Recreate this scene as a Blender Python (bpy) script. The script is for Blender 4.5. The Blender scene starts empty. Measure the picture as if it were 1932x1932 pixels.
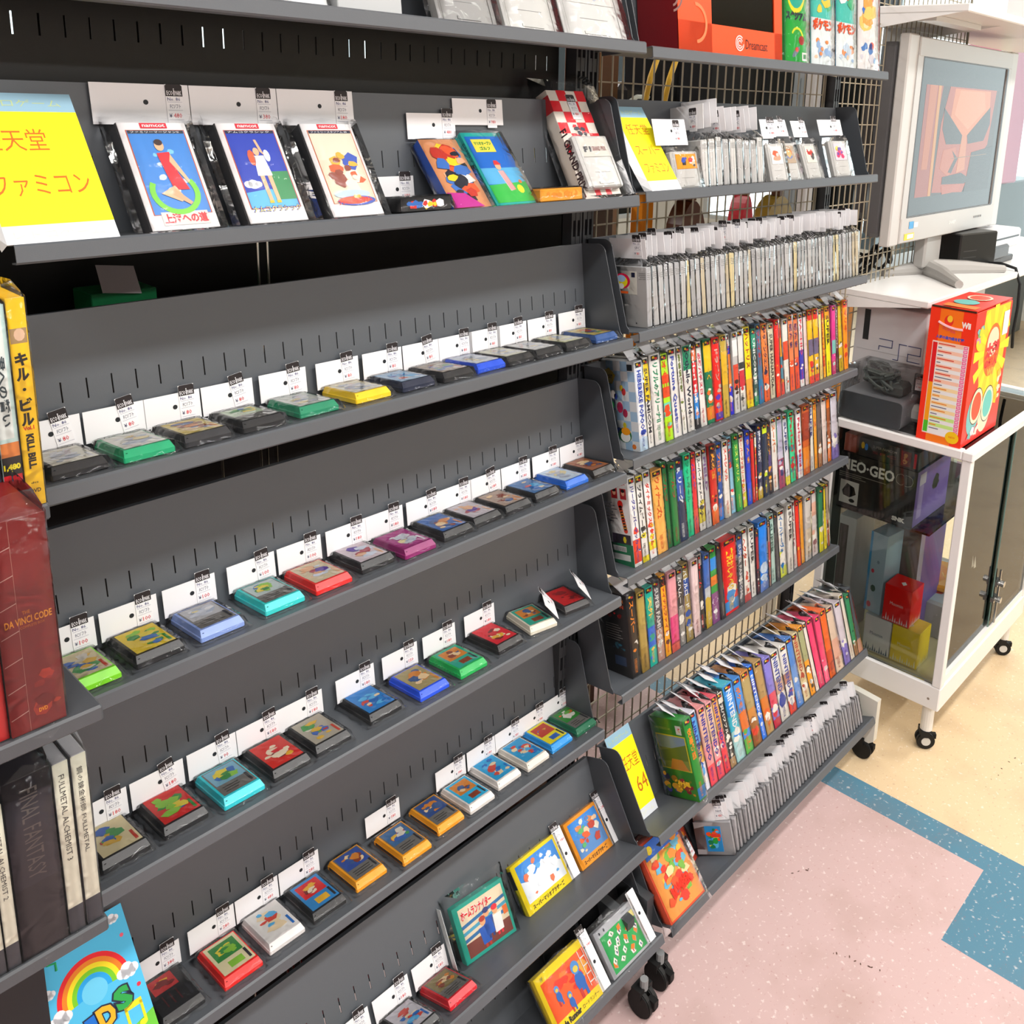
import bpy, bmesh, math, random
from mathutils import Matrix, Vector
SC = bpy.context.scene
COL = SC.collection
R90 = math.pi / 2

# ---------------------------------------------------------------- camera, world, lights, exposure
cam = bpy.data.cameras.new('camera')
cam.sensor_width = 36.0
cam.lens = 36.0 * 1762.91 / 1932
cam.shift_x = -184.927 / 1932
cam.shift_y = -357.01 / 1932
cam.clip_start = 0.02
camo = bpy.data.objects.new('camera', cam)
COL.objects.link(camo)
_r = ((0.65410973, -0.75542853, 0.03831707), (-0.15136051, -0.18035616, -0.97188562), (0.74110084, 0.62992015, -0.23231476))
camo.matrix_world = Matrix(((_r[0][0], -_r[1][0], -_r[2][0], 0.0), (_r[0][1], -_r[1][1], -_r[2][1], 0.0),
                            (_r[0][2], -_r[1][2], -_r[2][2], 1.656), (0, 0, 0, 1)))
SC.camera = camo
world = bpy.data.worlds.new('world')
SC.world = world
world.use_nodes = True
world.node_tree.nodes['Background'].inputs[0].default_value = (0.86, 0.95, 1.0, 1)
world.node_tree.nodes['Background'].inputs[1].default_value = 2.2
SC.view_settings.view_transform = 'Standard'
SC.view_settings.look = 'None'
SC.view_settings.gamma = 1.0
SC.view_settings.exposure = 0.5
SC.view_settings.use_curve_mapping = False
SC.cycles.max_bounces = 6
SC.cycles.diffuse_bounces = 3
SC.cycles.glossy_bounces = 3
SC.cycles.transmission_bounces = 4
SC.cycles.transparent_max_bounces = 24
SC.cycles.caustics_reflective = False
SC.cycles.caustics_refractive = False
SC.cycles.use_denoising = True
SC.cycles.adaptive_threshold = 0.03

def tube_light(x, y, sx, sy, power, z=2.92):
    l = bpy.data.lights.new('ceiling_tube_light', 'AREA')
    l.shape = 'RECTANGLE'
    l.size = sx
    l.size_y = sy
    l.energy = power
    l.color = (1.0, 0.985, 0.96)
    o = bpy.data.objects.new('ceiling_tube_light', l)
    o.location = (x, y, z)
    COL.objects.link(o)
for _x in (-0.6, 1.5, 3.6):
    tube_light(_x, -0.25, 1.5, 0.22, 26)
    tube_light(_x, -2.3, 1.5, 0.22, 34)
    tube_light(_x + 0.6, 2.9, 1.5, 0.22, 26)

# ---------------------------------------------------------------- materials
_cc = {}
def C(h):
    if isinstance(h, tuple):
        return h
    if h not in _cc:
        s = h.lstrip('#')
        if len(s) == 3:
            s = ''.join(ch * 2 for ch in s)
        v = [int(s[i:i + 2], 16) / 255 for i in (0, 2, 4)]
        _cc[h] = tuple(((x + 0.055) / 1.055) ** 2.4 if x > 0.04045 else x / 12.92 for x in v) + (1.0,)
    return _cc[h]

def mat(name, rough=0.5, spec=0.5, metal=0.0, coat=0.0, bump=0.0, bscale=200.0, var=0.0):
    m = bpy.data.materials.new(name)
    m.use_nodes = True
    nt = m.node_tree
    p = nt.nodes['Principled BSDF']
    a = nt.nodes.new('ShaderNodeAttribute')
    a.attribute_name = 'Col'
    p.inputs['Roughness'].default_value = rough
    p.inputs['Specular IOR Level'].default_value = spec
    p.inputs['Metallic'].default_value = metal
    p.inputs['Coat Weight'].default_value = coat
    p.inputs['Coat Roughness'].default_value = 0.12
    src = a.outputs['Color']
    if bump or var:
        tc = nt.nodes.new('ShaderNodeTexCoord')
        n = nt.nodes.new('ShaderNodeTexNoise')
        n.inputs['Scale'].default_value = bscale
        n.inputs['Detail'].default_value = 3
        nt.links.new(tc.outputs['Object'], n.inputs['Vector'])
        if bump:
            b = nt.nodes.new('ShaderNodeBump')
            b.inputs['Strength'].default_value = bump
            b.inputs['Distance'].default_value = 0.001
            nt.links.new(n.outputs['Fac'], b.inputs['Height'])
            nt.links.new(b.outputs['Normal'], p.inputs['Normal'])
        if var:
            mr = nt.nodes.new('ShaderNodeMapRange')
            mr.inputs['To Min'].default_value = rough - var
            mr.inputs['To Max'].default_value = rough + var
            nt.links.new(n.outputs['Fac'], mr.inputs['Value'])
            nt.links.new(mr.outputs['Result'], p.inputs['Roughness'])
    nt.links.new(src, p.inputs['Base Color'])
    return m

def clear(name, tint, gloss, haze, rough, bump, bscale):
    m = bpy.data.materials.new(name)
    m.use_nodes = True
    nt = m.node_tree
    nt.nodes.clear()
    out = nt.nodes.new('ShaderNodeOutputMaterial')
    tr = nt.nodes.new('ShaderNodeBsdfTransparent')
    tr.inputs['Color'].default_value = tint
    gl = nt.nodes.new('ShaderNodeBsdfGlossy')
    gl.inputs['Roughness'].default_value = rough
    lw = nt.nodes.new('ShaderNodeFresnel')
    lw.inputs['IOR'].default_value = gloss
    mx = nt.nodes.new('ShaderNodeMixShader')
    if bump:
        tc = nt.nodes.new('ShaderNodeTexCoord')
        n = nt.nodes.new('ShaderNodeTexNoise')
        n.inputs['Scale'].default_value = bscale
        n.inputs['Detail'].default_value = 1.5
        n.inputs['Distortion'].default_value = 0.8
        b = nt.nodes.new('ShaderNodeBump')
        b.inputs['Strength'].default_value = bump
        b.inputs['Distance'].default_value = 0.004
        nt.links.new(tc.outputs['Object'], n.inputs['Vector'])
        nt.links.new(n.outputs['Fac'], b.inputs['Height'])
        nt.links.new(b.outputs['Normal'], gl.inputs['Normal'])
        nt.links.new(b.outputs['Normal'], lw.inputs['Normal'])
    nt.links.new(lw.outputs['Fac'], mx.inputs['Fac'])
    nt.links.new(tr.outputs['BSDF'], mx.inputs[1])
    nt.links.new(gl.outputs['BSDF'], mx.inputs[2])
    last = mx
    if haze:
        df = nt.nodes.new('ShaderNodeBsdfDiffuse')
        df.inputs['Color'].default_value = (0.9, 0.9, 0.92, 1)
        m2 = nt.nodes.new('ShaderNodeMixShader')
        m2.inputs['Fac'].default_value = haze
        nt.links.new(mx.outputs['Shader'], m2.inputs[1])
        nt.links.new(df.outputs['BSDF'], m2.inputs[2])
        last = m2
    nt.links.new(last.outputs['Shader'], out.inputs['Surface'])
    return m

CARD = mat('white_card', 0.55, 0.3)
PRINT = mat('printed_board', 0.34, 0.45, bump=0.03, bscale=60)
PLASTIC = mat('moulded_plastic', 0.33, 0.5, bump=0.05, bscale=900)
STEEL = mat('painted_steel', 0.42, 0.45, bump=0.06, bscale=700, var=0.06)
RUBBER = mat('dark_rubber', 0.6, 0.3, bump=0.05, bscale=400)
CHROME = mat('bright_metal', 0.22, 0.5, metal=1.0, var=0.05, bscale=300)
CLOTH = mat('woven_cloth', 0.85, 0.2, bump=0.2, bscale=300)
WALLPAINT = mat('wall_paint', 0.8, 0.2, bump=0.05, bscale=120)
FILM = clear('clear_bag_film', (0.99, 0.99, 0.99, 1), 1.22, 0.012, 0.05, 0.8, 45)
GLASS = clear('clear_glass', (0.95, 0.985, 0.97, 1), 1.4, 0.0, 0.02, 0, 1)

def floor_mat():
    m = mat('speckled_vinyl_tile', 0.38, 0.4)
    nt = m.node_tree
    p = nt.nodes['Principled BSDF']
    a = next(n for n in nt.nodes if n.type == 'ATTRIBUTE')
    tc = nt.nodes.new('ShaderNodeTexCoord')
    def noise(scale, detail, lo, hi):
        n = nt.nodes.new('ShaderNodeTexNoise')
        n.inputs['Scale'].default_value = scale
        n.inputs['Detail'].default_value = detail
        r = nt.nodes.new('ShaderNodeMapRange')
        r.inputs['From Min'].default_value = lo
        r.inputs['From Max'].default_value = hi
        nt.links.new(tc.outputs['Object'], n.inputs['Vector'])
        nt.links.new(n.outputs['Fac'], r.inputs['Value'])
        return r.outputs['Result']
    def mix(src, fac, col, k):
        mm = nt.nodes.new('ShaderNodeMath')
        mm.operation = 'MULTIPLY'
        mm.inputs[1].default_value = k
        nt.links.new(fac, mm.inputs[0])
        x = nt.nodes.new('ShaderNodeMix')
        x.data_type = 'RGBA'
        x.inputs[7].default_value = C(col)
        nt.links.new(mm.outputs[0], x.inputs[0])
        nt.links.new(src, x.inputs[6])
        return x.outputs[2]
    s = a.outputs['Color']
    s = mix(s, noise(95, 2, 0.62, 0.72), '#fff4ee', 0.45)
    s = mix(s, noise(120, 2, 0.64, 0.74), '#a8605c', 0.35)
    s = mix(s, noise(6, 4, 0.5, 0.8), '#8a6a50', 0.30)
    nt.links.new(s, p.inputs['Base Color'])
    return m
FLOORM = floor_mat()

# ---------------------------------------------------------------- mesh builder
_tx = {}
def text_geo(body, bold=0.0, res=2):
    k = (body, bold, res)
    if k not in _tx:
        c = bpy.data.curves.new('t', 'FONT')
        c.body = body
        c.size = 1.0
        c.offset = bold
        c.resolution_u = res
        c.fill_mode = 'FRONT'
        o = bpy.data.objects.new('t', c)
        COL.objects.link(o)
        dg = bpy.context.evaluated_depsgraph_get()
        me = bpy.data.meshes.new_from_object(o.evaluated_get(dg))
        v = [(p.co.x, p.co.y) for p in me.vertices]
        f = [tuple(p.vertices) for p in me.polygons]
        bpy.data.meshes.remove(me)
        bpy.data.objects.remove(o)
        bpy.data.curves.remove(c)
        if not v:
            v, f = [(0, 0), (1, 0), (1, 1)], []
        x0 = min(p[0] for p in v); x1 = max(p[0] for p in v)
        y0 = min(p[1] for p in v); y1 = max(p[1] for p in v)
        _tx[k] = ([(a - x0, b - y0) for a, b in v], f, max(x1 - x0, 1e-6), max(y1 - y0, 1e-6))
    return _tx[k]

def T(x=0, y=0, z=0):
    return Matrix.Translation((x, y, z))
def RX(a):
    return Matrix.Rotation(a, 4, 'X')
def RY(a):
    return Matrix.Rotation(a, 4, 'Y')
def RZ(a):
    return Matrix.Rotation(a, 4, 'Z')
def FR(o, ex, ey):
    """plane frame: origin, in-plane x and y directions"""
    ex = Vector(ex).normalized(); ey = Vector(ey).normalized(); ez = ex.cross(ey)
    return Matrix(((ex.x, ey.x, ez.x, o[0]), (ex.y, ey.y, ez.y, o[1]), (ex.z, ey.z, ez.z, o[2]), (0, 0, 0, 1)))

class MB:
    def __init__(s):
        s.v = []; s.f = []; s.c = []; s.m = []; s.M = Matrix.Identity(4)
    def at(s, M=None):
        s.M = M if M is not None else Matrix.Identity(4)
        return s
    def add(s, vs, fs, col, m=0):
        b = len(s.v)
        s.v += [tuple(s.M @ Vector(p)) for p in vs]
        s.f += [tuple(b + i for i in f) for f in fs]
        if isinstance(col, list):
            s.c += [C(x) for x in col]
        else:
            s.c += [C(col)] * len(fs)
        s.m += [m] * len(fs)
        return s
    def quad(s, a, b, c, d, col, m=0):
        return s.add([a, b, c, d], [(0, 1, 2, 3)], col, m)
    def rect(s, x0, y0, x1, y1, z, col, m=0):
        return s.add([(x0, y0, z), (x1, y0, z), (x1, y1, z), (x0, y1, z)], [(0, 1, 2, 3)], col, m)
    def poly(s, pts, z, col, m=0):
        return s.add([(p[0], p[1], z) for p in pts], [tuple(range(len(pts)))], col, m)
    def disc(s, x, y, z, rx, ry=None, col='#000', n=16, m=0, rot=0.0):
        ry = ry or rx
        cr, sr = math.cos(rot), math.sin(rot)
        pts = []
        for i in range(n):
            t = 2 * math.pi * i / n
            a, b = rx * math.cos(t), ry * math.sin(t)
            pts.append((x + a * cr - b * sr, y + a * sr + b * cr))
        return s.poly(pts, z, col, m)
    def arc(s, x, y, z, r0, r1, t0, t1, col, n=18, m=0):
        vs = []; fs = []
        for i in range(n + 1):
            t = t0 + (t1 - t0) * i / n
            vs += [(x + r0 * math.cos(t), y + r0 * math.sin(t), z), (x + r1 * math.cos(t), y + r1 * math.sin(t), z)]
        for i in range(n):
            fs.append((2 * i, 2 * i + 1, 2 * i + 3, 2 * i + 2))
        return s.add(vs, fs, col, m)
    def box(s, x0, y0, z0, x1, y1, z1, col, m=0):
        vs = [(x, y, z) for z in (z0, z1) for y in (y0, y1) for x in (x0, x1)]
        return s.add(vs, [(0, 2, 3, 1), (4, 5, 7, 6), (0, 1, 5, 4), (2, 6, 7, 3), (0, 4, 6, 2), (1, 3, 7, 5)], col, m)
    def cbox(s, x0, y0, z0, x1, y1, z1, b, col, m=0):
        """box with bevelled edges"""
        lo = (x0, y0, z0); hi = (x1, y1, z1)
        b = min(b, (x1 - x0) * 0.49, (y1 - y0) * 0.49, (z1 - z0) * 0.49)
        vs = []; idx = {}
        for sx in (0, 1):
            for sy in (0, 1):
                for sz in (0, 1):
                    sg = (sx, sy, sz)
                    for ax in range(3):
                        p = []
                        for k in range(3):
                            e = hi[k] if sg[k] else lo[k]
                            p.append(e if k == ax else (e - b if sg[k] else e + b))
                        idx[(sg, ax)] = len(vs)
                        vs.append(tuple(p))
        fs = []
        for ax in range(3):
            o1, o2 = (ax + 1) % 3, (ax + 2) % 3
            for sd in (0, 1):
                q = []
                for (u, w) in ((0, 0), (1, 0), (1, 1), (0, 1)):
                    sg = [0, 0, 0]; sg[ax] = sd; sg[o1] = u; sg[o2] = w
                    q.append(idx[(tuple(sg), ax)])
                fs.append(tuple(q))
            for u in (0, 1):
                for w in (0, 1):
                    a = [0, 0, 0]; c = [0, 0, 0]
                    a[o1] = c[o1] = u; a[o2] = c[o2] = w; a[ax] = 0; c[ax] = 1
                    a = tuple(a); c = tuple(c)
                    fs.append((idx[(a, o1)], idx[(c, o1)], idx[(c, o2)], idx[(a, o2)]))
        for sg in [(x, y, z) for x in (0, 1) for y in (0, 1) for z in (0, 1)]:
            fs.append((idx[(sg, 0)], idx[(sg, 1)], idx[(sg, 2)]))
        return s.add(vs, fs, col, m)
    def prism(s, pts, h0, h1, col, m=0, axis='z'):
        """extrude a 2D outline; axis z: pts in xy; axis x: pts in yz; axis y: pts in xz"""
        def P(p, h):
            return (p[0], p[1], h) if axis == 'z' else ((h, p[0], p[1]) if axis == 'x' else (p[0], h, p[1]))
        n = len(pts)
        vs = [P(p, h0) for p in pts] + [P(p, h1) for p in pts]
        fs = [tuple(range(n))[::-1], tuple(range(n, 2 * n))] + [(i, (i + 1) % n, n + (i + 1) % n, n + i) for i in range(n)]
        return s.add(vs, fs, col, m)
    def cyl(s, p0, p1, r0, r1=None, n=14, col='#888', m=0, cap=True):
        r1 = r0 if r1 is None else r1
        p0 = Vector(p0); p1 = Vector(p1)
        d = (p1 - p0).normalized()
        a = d.orthogonal().normalized(); b = d.cross(a)
        vs = []; 
        for p, r in ((p0, r0), (p1, r1)):
            for i in range(n):
                t = 2 * math.pi * i / n
                vs.append(tuple(p + a * r * math.cos(t) + b * r * math.sin(t)))
        fs = [(i, (i + 1) % n, n + (i + 1) % n, n + i) for i in range(n)]
        if cap:
            fs += [tuple(range(n))[::-1], tuple(range(n, 2 * n))]
        return s.add(vs, fs, col, m)
    def tube(s, pts, r, n=7, col='#888', m=0):
        pts = [Vector(p) for p in pts]
        vs = []; fs = []; prev = None
        for i, p in enumerate(pts):
            d = (pts[min(i + 1, len(pts) - 1)] - pts[max(i - 1, 0)]).normalized()
            a = d.orthogonal().normalized() if prev is None else (prev - d * prev.dot(d)).normalized()
            prev = a
            b = d.cross(a)
            rr = r[i] if isinstance(r, (list, tuple)) else r
            for k in range(n):
                t = 2 * math.pi * k / n
                vs.append(tuple(p + a * rr * math.cos(t) + b * rr * math.sin(t)))
        for i in range(len(pts) - 1):
            for k in range(n):
                fs.append((i * n + k, i * n + (k + 1) % n, (i + 1) * n + (k + 1) % n, (i + 1) * n + k))
        fs += [tuple(range(n))[::-1], tuple(range((len(pts) - 1) * n, len(pts) * n))]
        return s.add(vs, fs, col, m)
    def lathe(s, prof, n=20, col='#888', m=0):
        vs = []; fs = []
        for r, z in prof:
            for k in range(n):
                t = 2 * math.pi * k / n
                vs.append((r * math.cos(t), r * math.sin(t), z))
        for i in range(len(prof) - 1):
            for k in range(n):
                fs.append((i * n + k, i * n + (k + 1) % n, (i + 1) * n + (k + 1) % n, (i + 1) * n + k))
        fs += [tuple(range(n))[::-1], tuple(range((len(prof) - 1) * n, len(prof) * n))]
        return s.add(vs, fs, col, m)
    def text(s, body, x, y, z, col, w=None, h=None, bold=0.0, rot=0.0, center=False, res=2, shear=0.0):
        v, f, tw, th = text_geo(body, bold, res)
        sx = (w / tw) if w else (h / th)
        sy = (h / th) if h else sx
        ox, oy = (tw * sx / 2, th * sy / 2) if center else (0, 0)
        cr, sr = math.cos(rot), math.sin(rot)
        pts = []
        for a, b in v:
            a2 = a * sx - ox + shear * b * sy; b2 = b * sy - oy
            pts.append((x + a2 * cr - b2 * sr, y + a2 * sr + b2 * cr, z))
        if f:
            s.add(pts, f, col)
        return s
    def art(s, x0, y0, x1, y1, z, pal, rng, n=8, size=0.35):
        """a printed picture: overlapping irregular patches"""
        w, h = x1 - x0, y1 - y0
        for i in range(n):
            a = min(w, h) * size * rng.uniform(0.35, 1.0); b = a * rng.uniform(0.5, 1.0)
            cx = rng.uniform(x0 + a, x1 - a) if w > 2 * a else (x0 + x1) / 2
            cy = rng.uniform(y0 + a, y1 - a) if h > 2 * a else (y0 + y1) / 2
            a = min(a, w / 2, h / 2)
            k = rng.choice((5, 6, 7, 9)); t0 = rng.random() * 6
            pts = []
            for j in range(k):
                t = t0 + 2 * math.pi * j / k
                q = rng.uniform(0.6, 1.0)
                pts.append((cx + a * q * math.cos(t), cy + b * q * math.sin(t)))
            s.poly(pts, z + 0.00004 * i, rng.choice(pal))
        return s
    def mesh(s, name, mats=(PRINT,), smooth=False, fix=True):
        me = bpy.data.meshes.new(name)
        me.from_pydata(s.v, [], s.f)
        at = me.attributes.new('Col', 'FLOAT_COLOR', 'CORNER')
        buf = []
        for f, c in zip(s.f, s.c):
            buf += list(c) * len(f)
        at.data.foreach_set('color', buf)
        for m in mats:
            me.materials.append(m)
        if len(mats) > 1:
            me.polygons.foreach_set('material_index', s.m)
        if smooth:
            me.polygons.foreach_set('use_smooth', [True] * len(s.f))
        me.update()
        return me
    def obj(s, name, parent=None, mats=(PRINT,), M=None, smooth=False):
        return link(name, s.mesh(name, mats if isinstance(mats, (tuple, list)) else (mats,), smooth), parent, M)

def link(name, me, parent=None, M=None):
    o = bpy.data.objects.new(name, me)
    COL.objects.link(o)
    if parent is not None:
        o.parent = parent
    if M is not None:
        o.matrix_basis = M
    return o

def thing(name, label, cat, M, group=None):
    o = bpy.data.objects.new(name, None)
    o.empty_display_size = 0.01
    COL.objects.link(o)
    o.matrix_basis = M
    o['label'] = label
    o['category'] = cat
    if group:
        o['group'] = group
    return o

def tag(o, label, cat, group=None):
    o['label'] = label
    o['category'] = cat
    if group:
        o['group'] = group
    return o

def struct(o):
    o['kind'] = 'structure'
    return o

ORD = ('zeroth first second third fourth fifth sixth seventh eighth ninth tenth eleventh twelfth thirteenth fourteenth fifteenth sixteenth '
       'seventeenth eighteenth nineteenth').split()
def ordn(n):
    if n < 20:
        return ORD[n]
    t = ('twenty', 'thirty', 'forty', 'fifty', 'sixty')[n // 10 - 2]
    if n % 10 == 0:
        return t[:-1] + 'ieth'
    return t + '-' + ORD[n % 10]

# ---------------------------------------------------------------- the room
def floor():
    b = MB()
    pk, bl, bg = '#cfb1ae', '#56849a', '#e2c7a0'
    b.rect(-4, -5, 1.68, 0.468, 0, pk); b.rect(-4, 0.468, 1.925, 6, 0, pk)
    b.rect(1.68, -5, 2.0, 0.468, 0, bl); b.rect(1.925, 0.468, 2.0, 6, 0, bl)
    b.rect(2.0, -5, 8, 6, 0, bg)
    g = random.Random(4)
    for (x, y, dx, dy, n) in ((1.50, 0.62, 0.03, -0.10, 9), (2.10, 0.30, 0.0, -0.12, 8), (2.35, 0.52, 0.12, -0.05, 7), (2.2, 0.56, 0.2, -0.02, 6), (1.62, 0.78, 0.05, -0.03, 4)):
        for i in range(n):
            cx = x + dx * i / n + g.uniform(-.004, .004); cy = y + dy * i / n + g.uniform(-.004, .004)
            b.disc(cx, cy, 0.0006, g.uniform(.001, .004), g.uniform(.0006, .0016), '#5d4338', 6, rot=g.random() * 3)
    return struct(b.obj('floor', None, FLOORM))
floor()
b = MB(); b.box(-4, -5, 3.0, 8, 6, 3.06, '#f1f1ee'); struct(b.obj('ceiling', None, WALLPAINT))
b = MB(); b.box(-4.06, -5, 0, -4, 6, 3.0, '#e8e6e0'); struct(b.obj('wall_left', None, WALLPAINT))
b = MB(); b.box(-4, -5.06, 0, 8, -5, 3.0, '#e8e6e0'); struct(b.obj('wall_front', None, WALLPAINT))
b = MB()
b.box(-4, 6, 0, 8, 6.06, 0.5, '#e4e2dc'); b.box(-4, 6, 2.75, 8, 6.06, 3.0, '#e4e2dc')
b.box(-4, 6, 0.5, 0.6, 6.06, 2.75, '#e4e2dc'); b.box(7.6, 6, 0.5, 8, 6.06, 2.75, '#e4e2dc')
struct(b.obj('wall_back', None, WALLPAINT))
b = MB()
b.box(8, -5, 0, 8.06, 6, 0.5, '#e4e2dc'); b.box(8, -5, 2.75, 8.06, 6, 3.0, '#e4e2dc')
b.box(8, -5, 0.5, 8.06, -2.0, 2.75, '#e4e2dc'); b.box(8, 5.6, 0.5, 8.06, 6, 2.75, '#e4e2dc')
struct(b.obj('wall_right', None, WALLPAINT))
def window(name, L, M):
    w = struct(MB().box(0, -.03, .5, L, .03, .54, '#c9ccce').box(0, -.03, 2.71, L, .03, 2.75, '#c9ccce').obj(name, None, STEEL, M))
    f = MB(); n = 4
    for i in range(n + 1):
        x = (L - .05) * i / n
        f.box(x, -.025, .54, x + .05, .025, 2.71, '#c9ccce')
    f.obj('window_frame', w, STEEL)
    MB().box(.05, -.003, .54, L - .05, .003, 2.71, '#fff').obj('window_pane', w, GLASS)
window('window_1', 7.0, T(0.6, 6.03, 0))
window('window_2', 7.6, T(8.03, -2.0, 0) @ RZ(R90))

# ---------------------------------------------------------------- tilted display shelves of the two bays
GR = '#585c61'; GRD = '#484c51'
TR = {'S0': (.981, 1.744, 6), 'S1': (.981, 1.503, 6), 'S2': (.981, 1.261, 6), 'S3': (.981, 1.016, 6), 'S4': (.981, .776, 6), 'S5': (1.007, .485, 6),
      'S6': (.892, .287, 20), 'S7': (.842, .125, 20),
      'R0': (.981, 1.739, 6), 'R1': (.981, 1.508, 6), 'R2': (.981, 1.268, 6), 'R3': (.981, 1.036, 6), 'R4': (.981, .806, 6), 'R5': (.981, .562, 6),
      'R6': (.876, .308, 20), 'R7': (.836, .128, 20)}
HB, DP = .158, .0905
def TM(n, x=0, v=0, w=0):
    yr, zr, a = TR[n]
    return T(0, yr, zr) @ RX(-math.radians(a)) @ T(x, v, w)
DOWN = dict(zip(range(8), ('top', 'second', 'third', 'fourth', 'fifth', 'sixth', 'seventh', 'lowest')))
HOLD = {'S0': 'holding grey console cartridges', 'S1': 'with the yellow sign and tall cases', 'S2': 'with black and yellow cartridges lying flat', 'S3': 'starting with the lime green cartridge',
        'S4': 'ending with a red labelled cartridge', 'S5': 'with orange and white cartridges', 'S6': 'with yellow and teal boxed games', 'S7': 'with the mahjong tile box, just above the casters',
        'R0': 'under the orange window box', 'R1': 'with yellow sign and standing grey cartridges', 'R2': 'packed with grey cartridges', 'R3': 'with the uppermost row of upright boxes',
        'R4': 'with the middle row of upright boxes', 'R5': 'with the lowest row of upright boxes', 'R6': 'with the leaning boxes and green box', 'R7': 'with grey cartridges above the floor'}
def side_outline():
    p = [(.006, .004), (.011, .010), (.036, .142)]
    for i in range(1, 7):
        t = i / 6 * R90
        p.append((.054 - .018 * math.cos(t), .142 + .018 * math.sin(t)))
    return p + [(.091, .160), (.091, -.004), (.006, -.004)]
def shelf(n, x0, x1, left, right, slots=True):
    bay = 'cartridge bay beside the DVDs' if n[0] == 'S' else 'bay beside the glass showcase'
    o = thing('display_shelf', '%s dark grey metal shelf %s' % (DOWN[int(n[1])], HOLD[n]), 'shelf', TM(n), 'tilted shelves of the ' + bay)
    b = MB()
    t = .0014
    b.box(x0, 0, -t, x1, DP, 0, GR)
    b.prism([(0, 0), (-.0145, .0012), (-.017, -.001), (-.017, -.016), (-.015, -.018), (-.004, -.018), (-.004, -.0165), (-.0145, -.0165), (-.0155, -.015), (-.0155, -.0012), (-.0135, -.0004), (0, -.0014)], x0, x1, GR, axis='x')
    b.obj('shelf_floor', o, STEEL)
    b = MB()
    y0, y1 = DP, DP + t
    if slots:
        b.box(x0, y0, 0, x1, y1, .060, GR); b.box(x0, y0, .083, x1, y1, HB, GR)
        x = x0 + .010; px = x0
        while x < x1 - .01:
            b.box(px, y0, .060, x, y1, .083, GR)
            px = x + .0017; x += .0265
        b.box(px, y0, .060, x1, y1, .083, GR)
    else:
        b.box(x0, y0, 0, x1, y1, HB, GR)
    b.box(x0, y0, HB, x1, y1 + .008, HB + t, GR)
    b.obj('shelf_back', o, STEEL)
    for f, x in ((left, x0), (right, x1)):
        if f:
            MB().prism(side_outline(), x - .0008, x + .0008, GRD, axis='x').obj('shelf_end', o, STEEL)
    return o
XL0, XL1, XR0, XR1 = .288, 1.196, 1.213, 2.078
for k in range(8):
    shelf('S%d' % k, XL0, XL1, False, True)
    shelf('R%d' % k, XR0, XR1, True, k == 1)

def post(x, y, z1, label):
    o = thing('slotted_upright', label, 'upright post', T(x, y, 0), 'uprights of the display rack')
    b = MB()
    for dx in (-.013, -.002, .009):
        b.box(dx, -.012, .06, dx + .004, .012, z1, '#3a3c3f')
    for k in range(int((z1 - .1) / .05)):
        z = .1 + k * .05
        b.box(-.009, -.011, z, -.002, -.009, z + .022, '#3a3c3f'); b.box(.002, -.011, z, .009, -.009, z + .022, '#3a3c3f')
    b.box(-.013, .010, .06, .013, .012, z1, '#26282a')
    b.obj('post', o, STEEL)
    return o
for x, l in ((1.188, 'dark slotted steel upright at the inner end of the cartridge bay'), (1.218, 'dark slotted steel upright beside the wire mesh, next to the yellow sign'),
             (2.09, 'pale steel upright at the showcase end of the wire mesh'), (.27, 'dark slotted steel upright beside the DVD shelves')):
    post(x, 1.106, 2.2, l)

def caster(parent, x, y, r=.027, twin=True, chrome=False, rot=0.0):
    c = MB()
    w = .011
    for s in ((-1, 1) if twin else (0,)):
        cx = s * .009
        c.at(T(x, y, r) @ RZ(rot)).cyl((cx - w / 2, 0, 0), (cx + w / 2, 0, 0), r * .93, n=24, col='#161616')
        c.cyl((cx - w / 2 + .002, 0, 0), (cx + w / 2 - .002, 0, 0), r, n=24, col='#1c1c1c')
        if chrome:
            c.cyl((cx - w / 2 - .001, 0, 0), (cx + w / 2 + .001, 0, 0), r * .5, n=18, col='#c9c9c6')
    o = c.obj('caster_wheel', parent, RUBBER)
    c = MB().at(T(x, y, r) @ RZ(rot))
    c.box(-.018, -.006, r * .55, .018, .016, r * 1.25, '#1a1a1a'); c.cyl((0, 0, r), (0, 0, r + .022), .008, n=10, col='#8d8f90')
    c.box(-.006, -r * 1.15, r * .2, .006, -r * .5, r * .75, '#141414')
    c.obj('caster_fork', o, RUBBER)
    return o
def foot(x, label, colour, ys, casters):
    o = thing('rack_foot', label, 'rack foot', T(x, 0, 0), 'feet of the display rack')
    MB().prism([(ys[0], .062), (ys[0] + .012, .052), (ys[1], .052), (ys[1], .185), (ys[0] + .06, .185), (ys[0], .18)], -.010, .010, colour, axis='x').obj('leg', o, STEEL)
    for y in casters:
        caster(o, 0, y)
    return o
foot(1.140, 'dark rack foot on black twin casters under the mahjong box', '#44474a', (.86, 1.2), (.823, 1.12))
foot(1.204, 'dark rack foot on black twin casters under the orange toned box', '#44474a', (.865, 1.2), (.835, 1.12))
foot(2.088, 'cream rack foot on black casters below the showcase corner', '#dcd8cc', (.815, 1.2), (.845, 1.12))
foot(.33, 'dark rack foot on black casters near the rainbow sign', '#44474a', (.86, 1.2), (.835, 1.12))

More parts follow.
